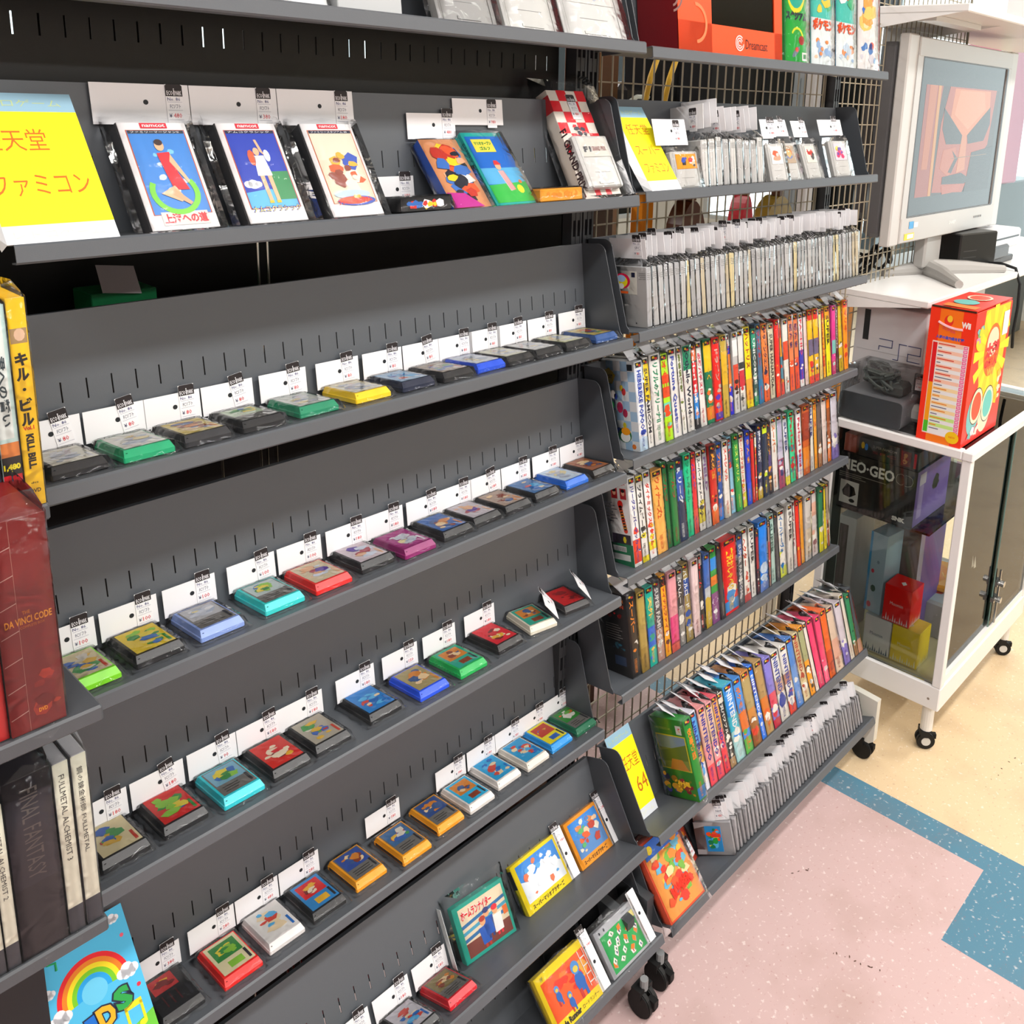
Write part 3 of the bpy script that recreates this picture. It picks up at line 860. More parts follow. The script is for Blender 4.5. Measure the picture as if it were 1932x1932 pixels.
# ---------------------------------------------------------------- second shelf of the first bay: tall cases, boxes, bagged cartridges
CASES = (('tall white case with red dress picture, nearest the yellow sign', .4225, '#3c86d8', 'ファミリーマージャンII', '上海への道', '#d8202c', ('#e81c2c', '#7ad03c', '#2c62b8', '#f0c8a0', '#e8ecf0'), '480'),
         ('tall white case with deep blue golf picture, middle of the three', .5310, '#1438b4', 'ナムコクラシック', 'ナムコクラシック', '#2c6ac8', ('#f4e8e0', '#3c9a58', '#e87c28', '#e8eef4', '#6ab0e8'), '380'),
         ('tall white case with baseball picture on beige, beside the small comic cartridge', .6385, '#e0d2b8', 'ファミリースタジアム 88', 'ファミリースタジアム', '#e02838', ('#e85a24', '#2c50b8', '#f0b030', '#8c3a20', '#f4e4d0'), '180'))
for i, (lab, x, bg, head, title, tc, pal, pr) in enumerate(CASES):
    w, h, d = .076, .131, .020
    o = thing('game_case', lab, 'game case', lean('S1', x, .008, 27), 'tall white cases on the second shelf')
    MB().cbox(0, 0, 0, w, d, h, .0015, '#15171c').obj('black_tray', o, PLASTIC)
    b = MB().cbox(.0015, -.0012, .001, w - .0015, .001, h - .001, .0006, '#f0ecec')
    b.at(face_frame(0, -.0015))
    b.cbox(w * .32, h * .935, 0, w * .70, h * .985, .0004, .0002, '#e01c34'); b.text('namcot', w * .35, h * .945, .0006, '#f8f0f0', w=w * .32, h=h * .03, bold=.02)
    b.rect(w * .10, h * .14, w * .93, h * .92, 0, '#c85a28'); b.rect(w * .115, h * .145, w * .915, h * .915, .0001, bg)
    b.rect(w * .12, h * .885, w * .91, h * .915, .00015, '#181c3c' if i else '#2c3440'); b.text(head, w * .16, h * .89, .0003, '#f4f4f8', w=w * .68, h=h * .02, res=1)
    g = random.Random(60 + i)
    if i == 0:
        b.art(w * .2, h * .3, w * .86, h * .8, .0002, ('#e8f0f4', '#7cc8f0', '#c8d8e8'), g, 8, .12)
        b.arc(w * .5, h * .34, .0006, w * .27, w * .35, math.radians(150), math.radians(395), '#78d038', 18)
        b.poly([(w * .42, h * .70), (w * .60, h * .71), (w * .63, h * .52), (w * .72, h * .36), (w * .50, h * .36), (w * .46, h * .52)], .0009, '#e81a2c')
        b.disc(w * .49, h * .77, .0009, w * .065, h * .05, '#f0b890', 14); b.disc(w * .49, h * .80, .001, w * .06, h * .03, '#3a2018', 12)
        b.poly([(w * .30, h * .33), (w * .52, h * .40), (w * .62, h * .28), (w * .55, h * .25)], .001, '#f0b890'); b.poly([(w * .5, h * .37), (w * .7, h * .24), (w * .66, h * .22), (w * .44, h * .32)], .0011, '#eaa880')
        b.poly([(w * .60, h * .69), (w * .76, h * .44), (w * .73, h * .42), (w * .56, h * .62)], .0010, '#f0b890')
        b.rect(w * .20, h * .045, w * .86, h * .165, .0004, '#d8d4d0'); b.text('ファミリーマージャンII', w * .3, h * .17, .0004, '#2c7ac8', w=w * .42, h=h * .02, bold=.03, res=1)
        b.text(title, w * .22, h * .06, .0006, tc, w=w * .62, h=h * .09, bold=.04)
    elif i == 1:
        b.poly([(w * .12, h * .15), (w * .9, h * .15), (w * .9, h * .28), (w * .5, h * .33), (w * .12, h * .30)], .0002, '#58b4dc'); b.rect(w * .6, h * .22, w * .91, h * .5, .0003, '#2c8a50')
        for dx, r in ((.2, .07), (.28, .09), (.36, .06)):
            b.disc(w * dx, h * .38, .0003, w * r, h * r * .5, '#f4f6fa', 12)
        b.disc(w * .66, h * .66, .0003, w * .05, h * .06, '#f0f4fa', 12)
        b.poly([(w * .44, h * .66), (w * .60, h * .66), (w * .64, h * .46), (w * .40, h * .46)], .0006, '#f4f4fa'); b.disc(w * .5, h * .70, .0007, w * .05, h * .04, '#f0b890', 12); b.disc(w * .40, h * .64, .0006, w * .06, h * .08, '#e0582c', 9)
        b.poly([(w * .56, h * .70), (w * .52, h * .82), (w * .56, h * .82), (w * .62, h * .66)], .0006, '#f0b890')
        for dx in (.43, .55):
            b.poly([(w * dx, h * .46), (w * (dx + .07), h * .46), (w * (dx + .08), h * .2), (w * (dx + .02), h * .2)], .0006, '#f0b890'); b.rect(w * (dx + .01), h * .19, w * (dx + .08), h * .215, .0007, '#f0c020')
        b.text(title, w * .12, h * .105, .0006, '#1c50c0', w=w * .8, h=h * .065, bold=.05); b.text(title, w * .13, h * .108, .0007, '#f4e040', w=w * .78, h=h * .055, bold=.0)
    else:
        b.rect(w * .115, h * .60, w * .915, h * .88, .00015, '#e8dcc4')
        b.art(w * .12, h * .22, w * .9, h * .70, .0002, pal, g, 22, .26)
        b.disc(w * .5, h * .23, .0011, w * .34, h * .045, '#b8ccdc', 18); b.disc(w * .54, h * .16, .0012, w * .36, h * .05, '#2c50b8', 18); b.disc(w * .50, h * .165, .0013, w * .30, h * .04, '#e85a28', 18)
        b.text(title, w * .18, h * .115, .0016, '#d81c30', w=w * .66, h=h * .055, bold=.05, rot=.08)
        b.text('88', w * .5, h * .185, .0016, '#f4b030', w=w * .14, h=h * .035, bold=.06)
    b.obj('printed_front', o, PRINT)
    bag_over(o, w + .012, d + .004, h, 70 + i, top=.012).matrix_basis = T(-.006, -.002, -.001)
    shelf_card(o, 'S1', (.409, .516, .625)[i], .0865, .116, (.106, .108, .108)[i], .044, pr, tx=(.106, .108, .108)[i] * .75, tz=.001, tscale=1.03)

def box_obj(o, w, d, h, side, bevel=.0008):
    """box body; returns builder set on the front face"""
    b = MB().cbox(0, 0, 0, w, d, h, bevel, side)
    b.at(face_frame(0, -.0003))
    return b
# comic picture box
w, d, h = .068, .017, .119
o = thing('boxed_game', 'picture box with blue edge and comic fight, between small cartridge and teal golf box', 'boxed game', lean('S1', .8275, .008, 36))
b = box_obj(o, w, d, h, '#2050b0')
b.rect(0, 0, w, h, 0, '#d89060'); b.art(.001, .001, w - .001, h - .001, .0001, ('#e8582c', '#f0b088', '#f0d020', '#181c2c', '#f4ece4', '#3c70c0', '#c03020'), random.Random(5), 40, .32)
b.poly([(0, 0), (w * .8, 0), (w * .45, h * .2), (0, h * .22)], .0018, '#c02890')
b.obj('printed_box', o, PRINT)
bag_over(o, w + .008, d, h, 81, top=.006).matrix_basis = T(-.004, -.001, -.001)
shelf_card(o, 'S1', .818, .0865, .098, .086, .036, '480', tx=.062, tz=.001)
# golf box
w, d, h = .078, .022, .129
o = thing('boxed_game', 'teal edged golf box with yellow title panel and green lawn', 'boxed game', lean('S1', .9066, .008, 34.5))
b = box_obj(o, w, d, h, '#18a8a0')
b.rect(w * .05, h * .03, w, h * .94, 0, '#1468c8'); b.rect(w * .05, h * .28, w, h * .5, .00005, '#58b0e0'); b.poly([(w * .05, h * .03), (w, h * .03), (w, h * .30), (w * .05, h * .27)], .0001, '#34b848')
b.cbox(w * .16, h * .72, .0001, w * .66, h * .90, .0006, .0003, '#f0dc48'); b.text('マリオオープン', w * .2, h * .815, .0008, '#2c8c3c', w=w * .42, h=h * .05, bold=.05); b.text('ゴルフ', w * .28, h * .745, .0008, '#2c8c3c', w=w * .26, h=h * .05, bold=.05)
b.poly([(w * .44, h * .46), (w * .58, h * .46), (w * .66, h * .2), (w * .52, h * .18)], .0003, '#e8e0e0')
for k in range(4):
    b.poly([(w * (.455 + .035 * k), h * .46), (w * (.47 + .035 * k), h * .46), (w * (.555 + .035 * k), h * .19), (w * (.535 + .035 * k), h * .19)], .0004, '#d83030')
b.disc(w * .50, h * .52, .0004, w * .07, h * .05, '#f0b48c', 12); b.poly([(w * .42, h * .54), (w * .60, h * .54), (w * .53, h * .60), (w * .45, h * .60)], .0005, '#d82c2c')
b.disc(w * .78, h * .2, .0004, w * .08, h * .06, '#f0e028', 9); b.disc(w * .86, h * .30, .0004, w * .04, h * .025, '#f08030', 10)
b.at(FR((-.0003, d, 0), (0, -1, 0), (0, 0, 1))); b.text('FAMILY COMPUTER', d * .62, h * .86, 0, '#0e5a58', w=h * .7, h=d * .3, rot=-R90)
b.obj('printed_box', o, PRINT)
bag_over(o, w + .004, d, h, 83, top=.006).matrix_basis = T(-.002, -.001, -.001)
shelf_card(o, 'S1', .902, .0875, .118, .098, .038, '980', tx=.066, tz=-.004)
# checked racing box with a grey cartridge in front, one bag
w, d, h = .088, .030, .192
o = thing('bagged_game_set', 'red and white checked box with a grey cartridge in one tall bag', 'boxed game', lean('S1', 1.098, .008, 24))
b = MB().cbox(0, .004, 0, w, d, h, .0008, '#e8dcd0')
b.at(face_frame(0, .0037))
for j in range(6):
    for i2 in range(4):
        if (i2 + j) % 2 == 0:
            b.rect(w * i2 / 4, h * (.40 + .1 * j), w * (i2 + 1) / 4, h * (.50 + .1 * j), 0, '#e01828')
b.art(w * .3, h * .5, w * .7, h * .72, .0001, ('#2c3040', '#d8c8b8', '#8090b0', '#e01828'), random.Random(9), 8, .3)
b.rect(0, 0, w, h * .11, .0001, '#d8ccc0'); b.rect(w * .3, .002, w * .45, h * .1, .0002, '#e01828'); b.rect(w * .6, .002, w * .75, h * .1, .0002, '#e01828')
b.at(FR((-.0003, d, 0), (0, -1, 0), (0, 0, 1))); b.text('F1 GRAND PRIX', d * .75, h * .62, 0, '#3c1c20', w=h * .55, h=d * .5, rot=-R90, bold=.04)
b.rect(d * .1, h * .8, d * .9, h * .95, -.0001, '#d83038')
b.obj('printed_box', o, PRINT)
def sfc_shell(b, w, h, t, col='#b4b3b1'):
    b.cbox(0, 0, 0, w, t, h, .0025, col)
    b.box(w * .3, -.0012, h * .06, w * .7, .001, h * .10, col); b.box(w * .28, -.0004, h * .28, w * .72, .0008, h * .285, '#7a7a7a')
    b.box(w * .06, -.0008, 0, w * .10, .001, h * .96, col); b.box(w * .90, -.0008, 0, w * .94, .001, h * .96, col)
    return b
b = sfc_shell(MB().at(T(.004, -.011, .014)), .082, .090, .014, '#c8c6c2')
b.at(T(.004, -.0114, .014) @ face_frame()); b.cbox(.008, .052, 0, .074, .084, .0004, .0002, '#cfcac0'); b.text('F1', .014, .060, .0006, '#2c2c34', w=.018, h=.010, bold=.06); b.text('GRAND PRIX', .034, .062, .0006, '#7a2c30', w=.034, h=.008, bold=.03)
b.obj('cartridge_shell', o, PLASTIC)
b = sleeve_mesh(w + .018, d + .016, h, 91, top=.028); link('clear_bag', b, o, T(-.009, -.013, -.001))
link('price_tag', tag_mesh('SFCソフト', '480'), o, T(.040, .0030, h - .052) @ RX(0) @ Matrix.Scale(1.05, 4))
# comic cartridge and orange cartridge seen edge on
for nm, x, ww, col, art, lab, pr, hx in (('game_cartridge', .738, .082, '#1a1a1c', ('#f0d020', '#f4f4f4', '#d8302c', '#2c6cc0'), 'low cartridge with yellow and black comic edge, on the second shelf down', '180', .760),
                                    ('game_cartridge', .990, .092, '#f5a02c', ('#f0b048', '#e88c1c'), 'orange cartridge lying between golf box and checked box', '580', .975)):
    o = thing(nm, lab, 'game cartridge', TM('S1', x, .004, .0006))
    b = MB().cbox(0, 0, 0, ww, .055, .019, .0015, col).at(face_frame(0, -.0002))
    b.art(.002, .001, ww - .002, .018, 0, art, random.Random(int(x * 1000)), 16, .6)
    b.obj('cartridge_shell', o, PLASTIC)
    link('clear_bag', pillow_mesh(ww, .055, .020, 92, .008, .005), o)
    shelf_card(o, 'S1', hx, .0865, .008, .062, .040, pr, tx=.038, tz=.004)

# ---------------------------------------------------------------- top shelf: bagged grey console cartridges facing out
for i, (x, ww, col, lab) in enumerate(((.802, .108, '#8d8c8a', 'dark grey cartridge in a bag on the top shelf, nearest the slotted board gap'), (.918, .112, '#c9c8c4', 'pale grey cartridge with red picture, middle of the top shelf trio'),
                                        (1.036, .150, '#d2d1ce', 'pale grey cartridge in a shiny bag at the inner end of the top shelf'))):
    hh = .110
    o = thing('game_cartridge', lab, 'game cartridge', lean('S0', x, .004, 16), 'grey cartridges on the top shelf')
    b = sfc_shell(MB(), ww - .008, hh, .018, col)
    b.at(face_frame(0, -.0005)); b.cbox(.016, hh * .5, 0, ww - .024, hh * .92, .0004, .0002, ('#8a9aa8', '#c84838', '#d8d4d0')[i]); b.art(.018, hh * .52, ww - .026, hh * .9, .0005, (('#445', '#9ab', '#765'), ('#d83030', '#682020', '#e8b090'), ('#e8e8ec', '#b8c0d0', '#e0d0c0'))[i], random.Random(i), 10, .3)
    b.obj('cartridge_shell', o, PLASTIC)
    bag_over(o, ww, .020, hh, 100 + i, top=.02).matrix_basis = T(-.004, -.002, -.001)
    hang_card(o, ww, .05, T(-.004, .008, hh + .018), '980', 'SFCソフト', tx=ww * .6)
o = thing('console_box', 'pale grey carton with dark side, at the DVD end of the top shelf', 'box', TM('S0', .655, .01, .0006))
MB().cbox(0, 0, 0, .092, .07, .12, .001, '#b9bbbc').obj('carton', o, PRINT)
o = thing('white_packet', 'white packet beside the pale grey carton on the top shelf', 'packet', lean('S0', .590, .012, 14))
MB().cbox(0, 0, 0, .055, .012, .11, .002, '#eceef0').obj('packet', o, CARD); bag_over(o, .058, .014, .11, 120).matrix_basis = T(-.0015, -.001, 0)

# ---------------------------------------------------------------- landscape boxes on the two lowest shelves of the first bay
def picture_box(sh, x, v, deg, w, h, d, side, label, yaw=0.0, group='landscape boxed games'):
    o = thing('boxed_game', label, 'boxed game', lean(sh, x, v, deg, yaw), group)
    return o, MB().cbox(0, 0, 0, w, d, h, .0009, side).at(face_frame(0, -.0003))
def side_card(o, x, z, w, h, tagged=True, top=True, price='1,280', tzz=None):
    c = MB().box(0, -.0003, 0, w, .0003, h, '#f0eff1').at(face_frame(0, -.0005)).disc(w * .5, h * .5, 0, .003, col='#22252a', n=14)
    c = c.obj('hang_card', o, CARD, T(x, .003, z))
    if tagged:
        link('price_tag', tag_mesh('FCソフト', price, '11'), c, T(-.001, -.0009, h - .032) if top else T(w + .004, -.0009, .004) @ RY(-R90 * 0) )
    return c
w, h, d = .100, .090, .017
o, b = picture_box('S6', .822, .062, 9, w, h, d, '#18a08c', 'teal edged box with red title and two ball players, in a loose bag', math.radians(-8))
b.rect(w * .09, h * .07, w * .95, h * .93, 0, '#e8d4b4'); b.rect(w * .09, h * .07, w * .95, h * .32, .0001, '#7a3a30')
for k in range(3):
    b.poly([(w * .09, h * (.34 + .12 * k)), (w * .95, h * (.44 + .12 * k)), (w * .95, h * (.50 + .12 * k)), (w * .09, h * (.40 + .12 * k))], .0001, ('#2c70a8', '#48a0c0', '#2c70a8')[k])
b.text('ホームランナイター', w * .11, h * .72, .0008, '#f6efe6', w=w * .60, h=h * .17, bold=.09, shear=.1); b.text('ホームランナイター', w * .11, h * .72, .001, '#e01c30', w=w * .60, h=h * .16, bold=.04, shear=.1)
for (px, py, c1, c2) in ((.46, .34, '#1c58b8', '#b83828'), (.72, .40, '#f0ece8', '#e02838'), (.56, .44, '#1c58b8', '#2c3c78')):
    b.poly([(w * (px - .08), h * (py - .2)), (w * (px + .08), h * (py - .2)), (w * (px + .1), h * (py + .1)), (w * (px - .1), h * (py + .1))], .0004, c1)
    b.disc(w * px, h * (py + .18), .0006, w * .055, h * .07, '#e8a878', 12); b.disc(w * px, h * (py + .23), .0007, w * .06, h * .05, c2, 12)
    b.rect(w * (px - .05), h * (py - .26), w * (px - .01), h * (py - .2), .0005, c2); b.rect(w * (px + .02), h * (py - .26), w * (px + .06), h * (py - .2), .0005, c2)
b.rect(w * .86, h * .4, w * .95, h * .55, .0005, '#e8702c')
b.obj('printed_box', o, PRINT)
bag_over(o, w + .012, d + .004, h, 131, top=.022).matrix_basis = T(-.008, -.002, -.001)
MB().box(-.019, -.004, -.01, -.0185, .012, h + .012, '#dfe4e4').obj('bag_edge_card', o, CARD)
for (x, side, lab, glow, title, pr) in ((.956, '#f4d800', 'bright yellow box with pale blue castle picture, beside the teal box', True, 'スーパーマリオブラザーズ', '1,980'), (1.092, '#f59a1c', 'orange box with blue battle picture at the inner end of the seventh shelf', False, 'スーパーマリオブラザーズ', '1,280')):
    w, h, d = (.108, .086, .017) if glow else (.086, .086, .017)
    o, b = picture_box('S6', x, .052, 19, w, h, d, side, lab)
    b.rect(w * .08, h * .19, w * .95, h * .93, 0, '#3a8ce0')
    b.poly([(w * .08, h * .19), (w * .95, h * .19), (w * .95, h * .5), (w * .6, h * .75), (w * .3, h * .52), (w * .08, h * .62)], .0001, '#e8eef4' if glow else '#5a8cc8')
    b.art(w * .1, h * .22, w * .93, h * .9, .0002, ('#f4f6fa', '#e87850', '#e8eef8', '#58a8e8', '#f0f4fa') if glow else ('#e86030', '#f0c8a0', '#c04030', '#58b068', '#4888c8', '#f0e4d0', '#d88850'), random.Random(14), 26, .2)
    b.text(title, w * .12, h * .055, .0006, '#3c2a10', w=w * .72, h=h * .09, bold=.03)
    b.obj('printed_box', o, PRINT)
    if glow:
        MB().box(-.0005, .002, h * .55, 0, d - .003, h * .92, '#20242c').obj('spine_label', o, PRINT)
    bag_over(o, w + .003, d + .002, h, 133 + int(glow), top=.003).matrix_basis = T(-.001, -.001, -.001)
    side_card(o, w + .001, -.004, .022, h + .008, True, True, pr)
w, h, d = .100, .082, .016
o, b = picture_box('S7', 1.062, -.012, 22, w, h, d, '#aaabb0', 'silver edged box of mahjong tiles on green, on the lowest shelf')
b.rect(w * .08, h * .06, w * .97, h * .84, 0, '#24a050')
g = random.Random(21)
for k in range(22):
    x, y = w * (.16 + .76 * ((k * .31) % 1)), h * (.14 + .62 * ((k * .47 + .1) % 1))
    r = g.random() * 3; c = '#f47a1c' if k % 3 == 0 else '#f0ece4'
    b.disc(x, y, .0001 + .00002 * k, w * .052, h * .085, '#a89c90', 4, rot=r); b.disc(x - .0006, y + .0008, .0002 + .00002 * k, w * .046, h * .076, c, 4, rot=r)
    if k % 3:
        b.rect(x - w * .012, y - h * .02, x + w * .012, y + h * .03, .0008, g.choice(('#c83030', '#2c3c78', '#2c7a44')))
b.rect(w * .86, h * .7, w * .97, h * .84, .0009, '#f0e08c'); b.rect(w * .10, h * .89, w * .13, h * .95, .0003, '#20242c'); b.rect(w * .22, h * .89, w * .25, h * .95, .0003, '#20242c'); b.text('Nintendo', w * .72, h * .90, .0003, '#888c94', w=w * .2, h=h * .04)
b.obj('printed_box', o, PRINT)
bag_over(o, w + .004, d + .003, h, 137, top=.014).matrix_basis = T(-.002, -.0015, -.001)
c = MB().box(0, -.0003, 0, .022, .0003, h + .026, '#f0eff1').at(face_frame(0, -.0005)).disc(.011, .066, 0, .003, col='#22252a', n=14).obj('hang_card', o, CARD, T(w + .001, .003, -.014))
link('price_tag', tag_mesh('FCソフト', '980', '11'), c, T(-.006, -.0009, .006) @ RY(math.radians(-62)) @ T(0, 0, -.02))
w, h, d = .112, .096, .018
o, b = picture_box('S7', .918, -.014, 22, w, h, d, '#f0d000', 'yellow box with orange and blue robot picture at the lower picture edge')
b.rect(w * .07, h * .19, w, h * .86, 0, '#f0581c'); b.art(w * .1, h * .2, w * .97, h * .84, .0001, ('#e83018', '#f07828', '#f0a030', '#d82818'), random.Random(31), 10, .3)
for (px, py, s) in ((.72, .45, 1.3), (.28, .5, .7), (.45, .28, .7)):
    b.disc(w * px, h * py, .0009, w * .075 * s, h * .13 * s, '#2460b0', 10); b.disc(w * px, h * (py + .18 * s), .001, w * .065 * s, h * .085 * s, '#4888c8', 12); b.disc(w * px, h * (py + .16 * s), .0011, w * .04 * s, h * .04 * s, '#e8c040', 10)
    b.rect(w * (px - .06 * s), h * (py - .2 * s), w * (px - .02 * s), h * (py - .08 * s), .001, '#c02c24'); b.rect(w * (px + .02 * s), h * (py - .2 * s), w * (px + .06 * s), h * (py - .08 * s), .001, '#2460b0')
for k in range(4):
    b.rect(w * .86, h * (.3 + .14 * k), w * .97, h * (.32 + .14 * k), .0012, '#e8e4e0')
b.rect(w * .86, h * .25, w * .87, h * .86, .0012, '#e8e4e0'); b.rect(w * .96, h * .25, w * .97, h * .86, .0012, '#e8e4e0')
b.text('Lode Runner', w * .08, h * .05, .0006, '#201c18', w=w * .46, h=h * .10, bold=.05); b.text('ロードランナー', w * .58, h * .06, .0006, '#201c18', w=w * .36, h=h * .065); b.text('FF', w * .1, h * .89, .0006, '#403820', w=w * .05, h=h * .06)
b.obj('printed_box', o, PRINT)
bag_over(o, w + .003, d + .003, h, 139, top=.004).matrix_basis = T(-.001, -.0015, -.001)
side_card(o, w + .001, -.004, .022, h + .008, True, True, '1,980')
for k, (x, ww, lab) in enumerate(((.985, .085, 'black board standing behind the mahjong box, shorter one'), (1.085, .10, 'black board standing behind the mahjong box at the shelf end'))):
    o = thing('black_board', lab, 'board', lean('S7', x, .068, 3))
    MB().cbox(0, 0, 0, ww, .006, .118, .001, '#101012').obj('black_sheet', o, PLASTIC)

# ---------------------------------------------------------------- upright boxes in the second bay
def upright_box(sh, x0, x1, h, d, col, words, text, tcol, pat, lab, group, seed, v=0.0, back=3.0, yaw=0.0, flap=None, face=None, mono=None, card=True):
    g = random.Random(seed)
    w = x1 - x0 - .0012
    o = thing('boxed_game', lab, 'boxed game', TM(sh, x0, v, .0006) @ RX(-math.radians(back)) @ RZ(yaw), group)
    b = MB().cbox(0, 0, 0, w, d, h, .0006, [col] * 26)
    b.at(face_frame(0, -.00025))
    for (a0, a1, c) in pat:          # bands of colour across the spine, bottom to top
        b.rect(0, h * a0, w, h * a1, .00005, c)
    if len(pat) and g.random() < .8:
        pal = [p[2] for p in pat] + [tcol, '#f4efe4']
        b.art(0, h * .08, w, h * .45, .0001, pal, g, 5, .5)
    if text:
        L = h * min(.72, .055 * len(text) + .16); top = h * g.uniform(.86, .93)
        b.text(text, w * .26, top, .0004, tcol, w=L, h=w * .5, rot=-R90, bold=.03, res=1)
    b.text('SUPER FAMICOM' if sh != 'R6' else 'NINTENDO 64', w * .3, h * .22, .0004, tcol, w=h * .17, h=w * .3, rot=-R90, res=1)
    b.rect(w * .15, h * .93, w * .85, h * .985, .0003, '#20242e'); b.disc(w * .38, h * .965, .0004, w * .14, h * .014, '#e8c020', 8); b.disc(w * .62, h * .95, .0004, w * .14, h * .014, '#d83028', 8)
    if face:
        face(b.at(FR((-.0004, d, 0), (0, -1, 0), (0, 0, 1))), d, h)
    b.obj('printed_box', o, PRINT)
    link('clear_bag', sleeve_mesh(w, d, h, seed + 5, top=.010), o)
    if card:
        k = g.random()
        c = MB().box(0, 0, 0, w * .96, .0006, .046, '#e9e9ec' if k < .75 else '#cfd0d4')
        c.obj('hang_card', o, CARD, T(0, g.uniform(.006, .02), h + .002) @ RX(-math.radians(g.uniform(38, 66))))
    return o
def f_blue(b, d, h):
    g = random.Random(3)
    for j in range(9):
        for i in range(5):
            b.rect(d * i / 5, h * j / 9, d * (i + 1) / 5, h * (j + 1) / 9, 0, '#a8cdec' if (i + j) % 2 else '#e8eef2')
    b.rect(d * .80, h * .90, d * .95, h * .97, .0003, '#20242e'); b.poly([(0, h * .86), (d * .28, h * .92), (d * .45, h * .84), (d * .35, h * .74), (0, h * .76)], .0003, '#f0c81c')
    b.text('ヘベれけ', d * .03, h * .80, .0006, '#403010', w=d * .34, h=h * .05, bold=.02)
    for (x, y, r, c) in ((.35, .62, .07, '#f0ece8'), (.42, .60, .05, '#2c3c8c'), (.66, .66, .06, '#e83838'), (.6, .70, .05, '#f0d028'), (.15, .52, .06, '#2450b8'), (.30, .50, .06, '#248848'), (.52, .48, .09, '#e03068'), (.66, .42, .07, '#c82858'), (.2, .44, .06, '#e8d028'), (.62, .28, .05, '#f0e020')):
        b.disc(d * x, h * y, .0004, d * r, h * r * .7, c, 10)
    b.disc(d * .60, h * .17, .0004, d * .2, h * .085, '#0c7a48', 14); b.disc(d * .62, h * .15, .0005, d * .14, h * .06, '#f0f0ec', 14); b.disc(d * .64, h * .215, .0006, d * .13, h * .045, '#f5a020', 12); b.disc(d * .40, h * .215, .0004, d * .11, h * .03, '#2450a8', 10, rot=.5)
    b.disc(d * .85, h * .05, .0005, d * .06, h * .03, '#f08020', 8)
def f_soccer(b, d, h):
    b.rect(0, 0, d, h, 0, '#f0eeec'); b.rect(0, 0, d, h * .36, .0001, '#f0eeec'); b.rect(d * .1, 0, d, h * .25, .0002, '#1c7a50'); b.rect(d * .3, h * .06, d * .9, h * .13, .0003, '#e8e8e4'); b.rect(d * .4, h * .16, d * .8, h * .22, .0003, '#e8e8e4')
    b.text('スーパーサッカー', d * .45, h * .91, .0003, '#d82830', w=d * .48, h=h * .035, bold=.05, res=1)
    for x in (.5, .76):
        b.rect(d * x, h * .76, d * (x + .18), h * .88, .0003, '#c82028'); b.disc(d * (x + .09), h * .83, .0004, d * .05, h * .032, '#e8b090', 10); b.disc(d * (x + .09), h * .855, .0005, d * .055, h * .02, '#201c1c', 10)
    for k in range(7):
        b.rect(d * .18, h * (.70 - .035 * k), d * (.5 + .06 * (k % 3)), h * (.708 - .035 * k), .0003, '#6c6c78')
    b.disc(d * .74, h * .70, .0004, d * .08, h * .045, '#e02418', 14)
    for k in range(9):
        b.disc(d * (.74 + .012 * k), h * (.66 - .032 * k), .0004, d * .06, h * .028, ('#e83c18', '#e8581c', '#e87820', '#e0901c')[k % 4], 10)
    b.rect(d * .42, h * .25, d * .96, h * .36, .0004, '#2c2430'); b.disc(d * .78, h * .30, .0005, d * .05, h * .04, '#e8d820', 6)
    for k in range(9):
        b.rect(d * (.48 + .035 * k), h * .165, d * (.495 + .035 * k), h * .21, .0005, '#50545c')
def f_black(b, d, h):
    b.rect(0, 0, d, h, 0, '#141416')
    b.text('SUPER FAMICOM', d * .1, h * .9, .0002, '#d87020', w=d * .8, h=h * .045, bold=.03, res=1); b.text('ACTION', d * .3, h * .83, .0002, '#c84018', w=d * .6, h=h * .05, bold=.04, res=1)
    b.art(d * .35, h * .68, d * .85, h * .78, .0002, ('#b81c1c', '#701010'), random.Random(2), 6, .4)
    for k in range(7):
        b.rect(d * .3, h * (.62 - .03 * k), d * (.7 + .05 * (k % 3)), h * (.612 - .03 * k), .0002, '#8c8c88')
    b.art(d * .4, h * .30, d * .9, h * .42, .0002, ('#1c3c58', '#2c5c6c', '#183048'), random.Random(4), 8, .4); b.rect(d * .5, h * .13, d * .85, h * .24, .0002, '#2c4060')
W_ = '#ece8e2'
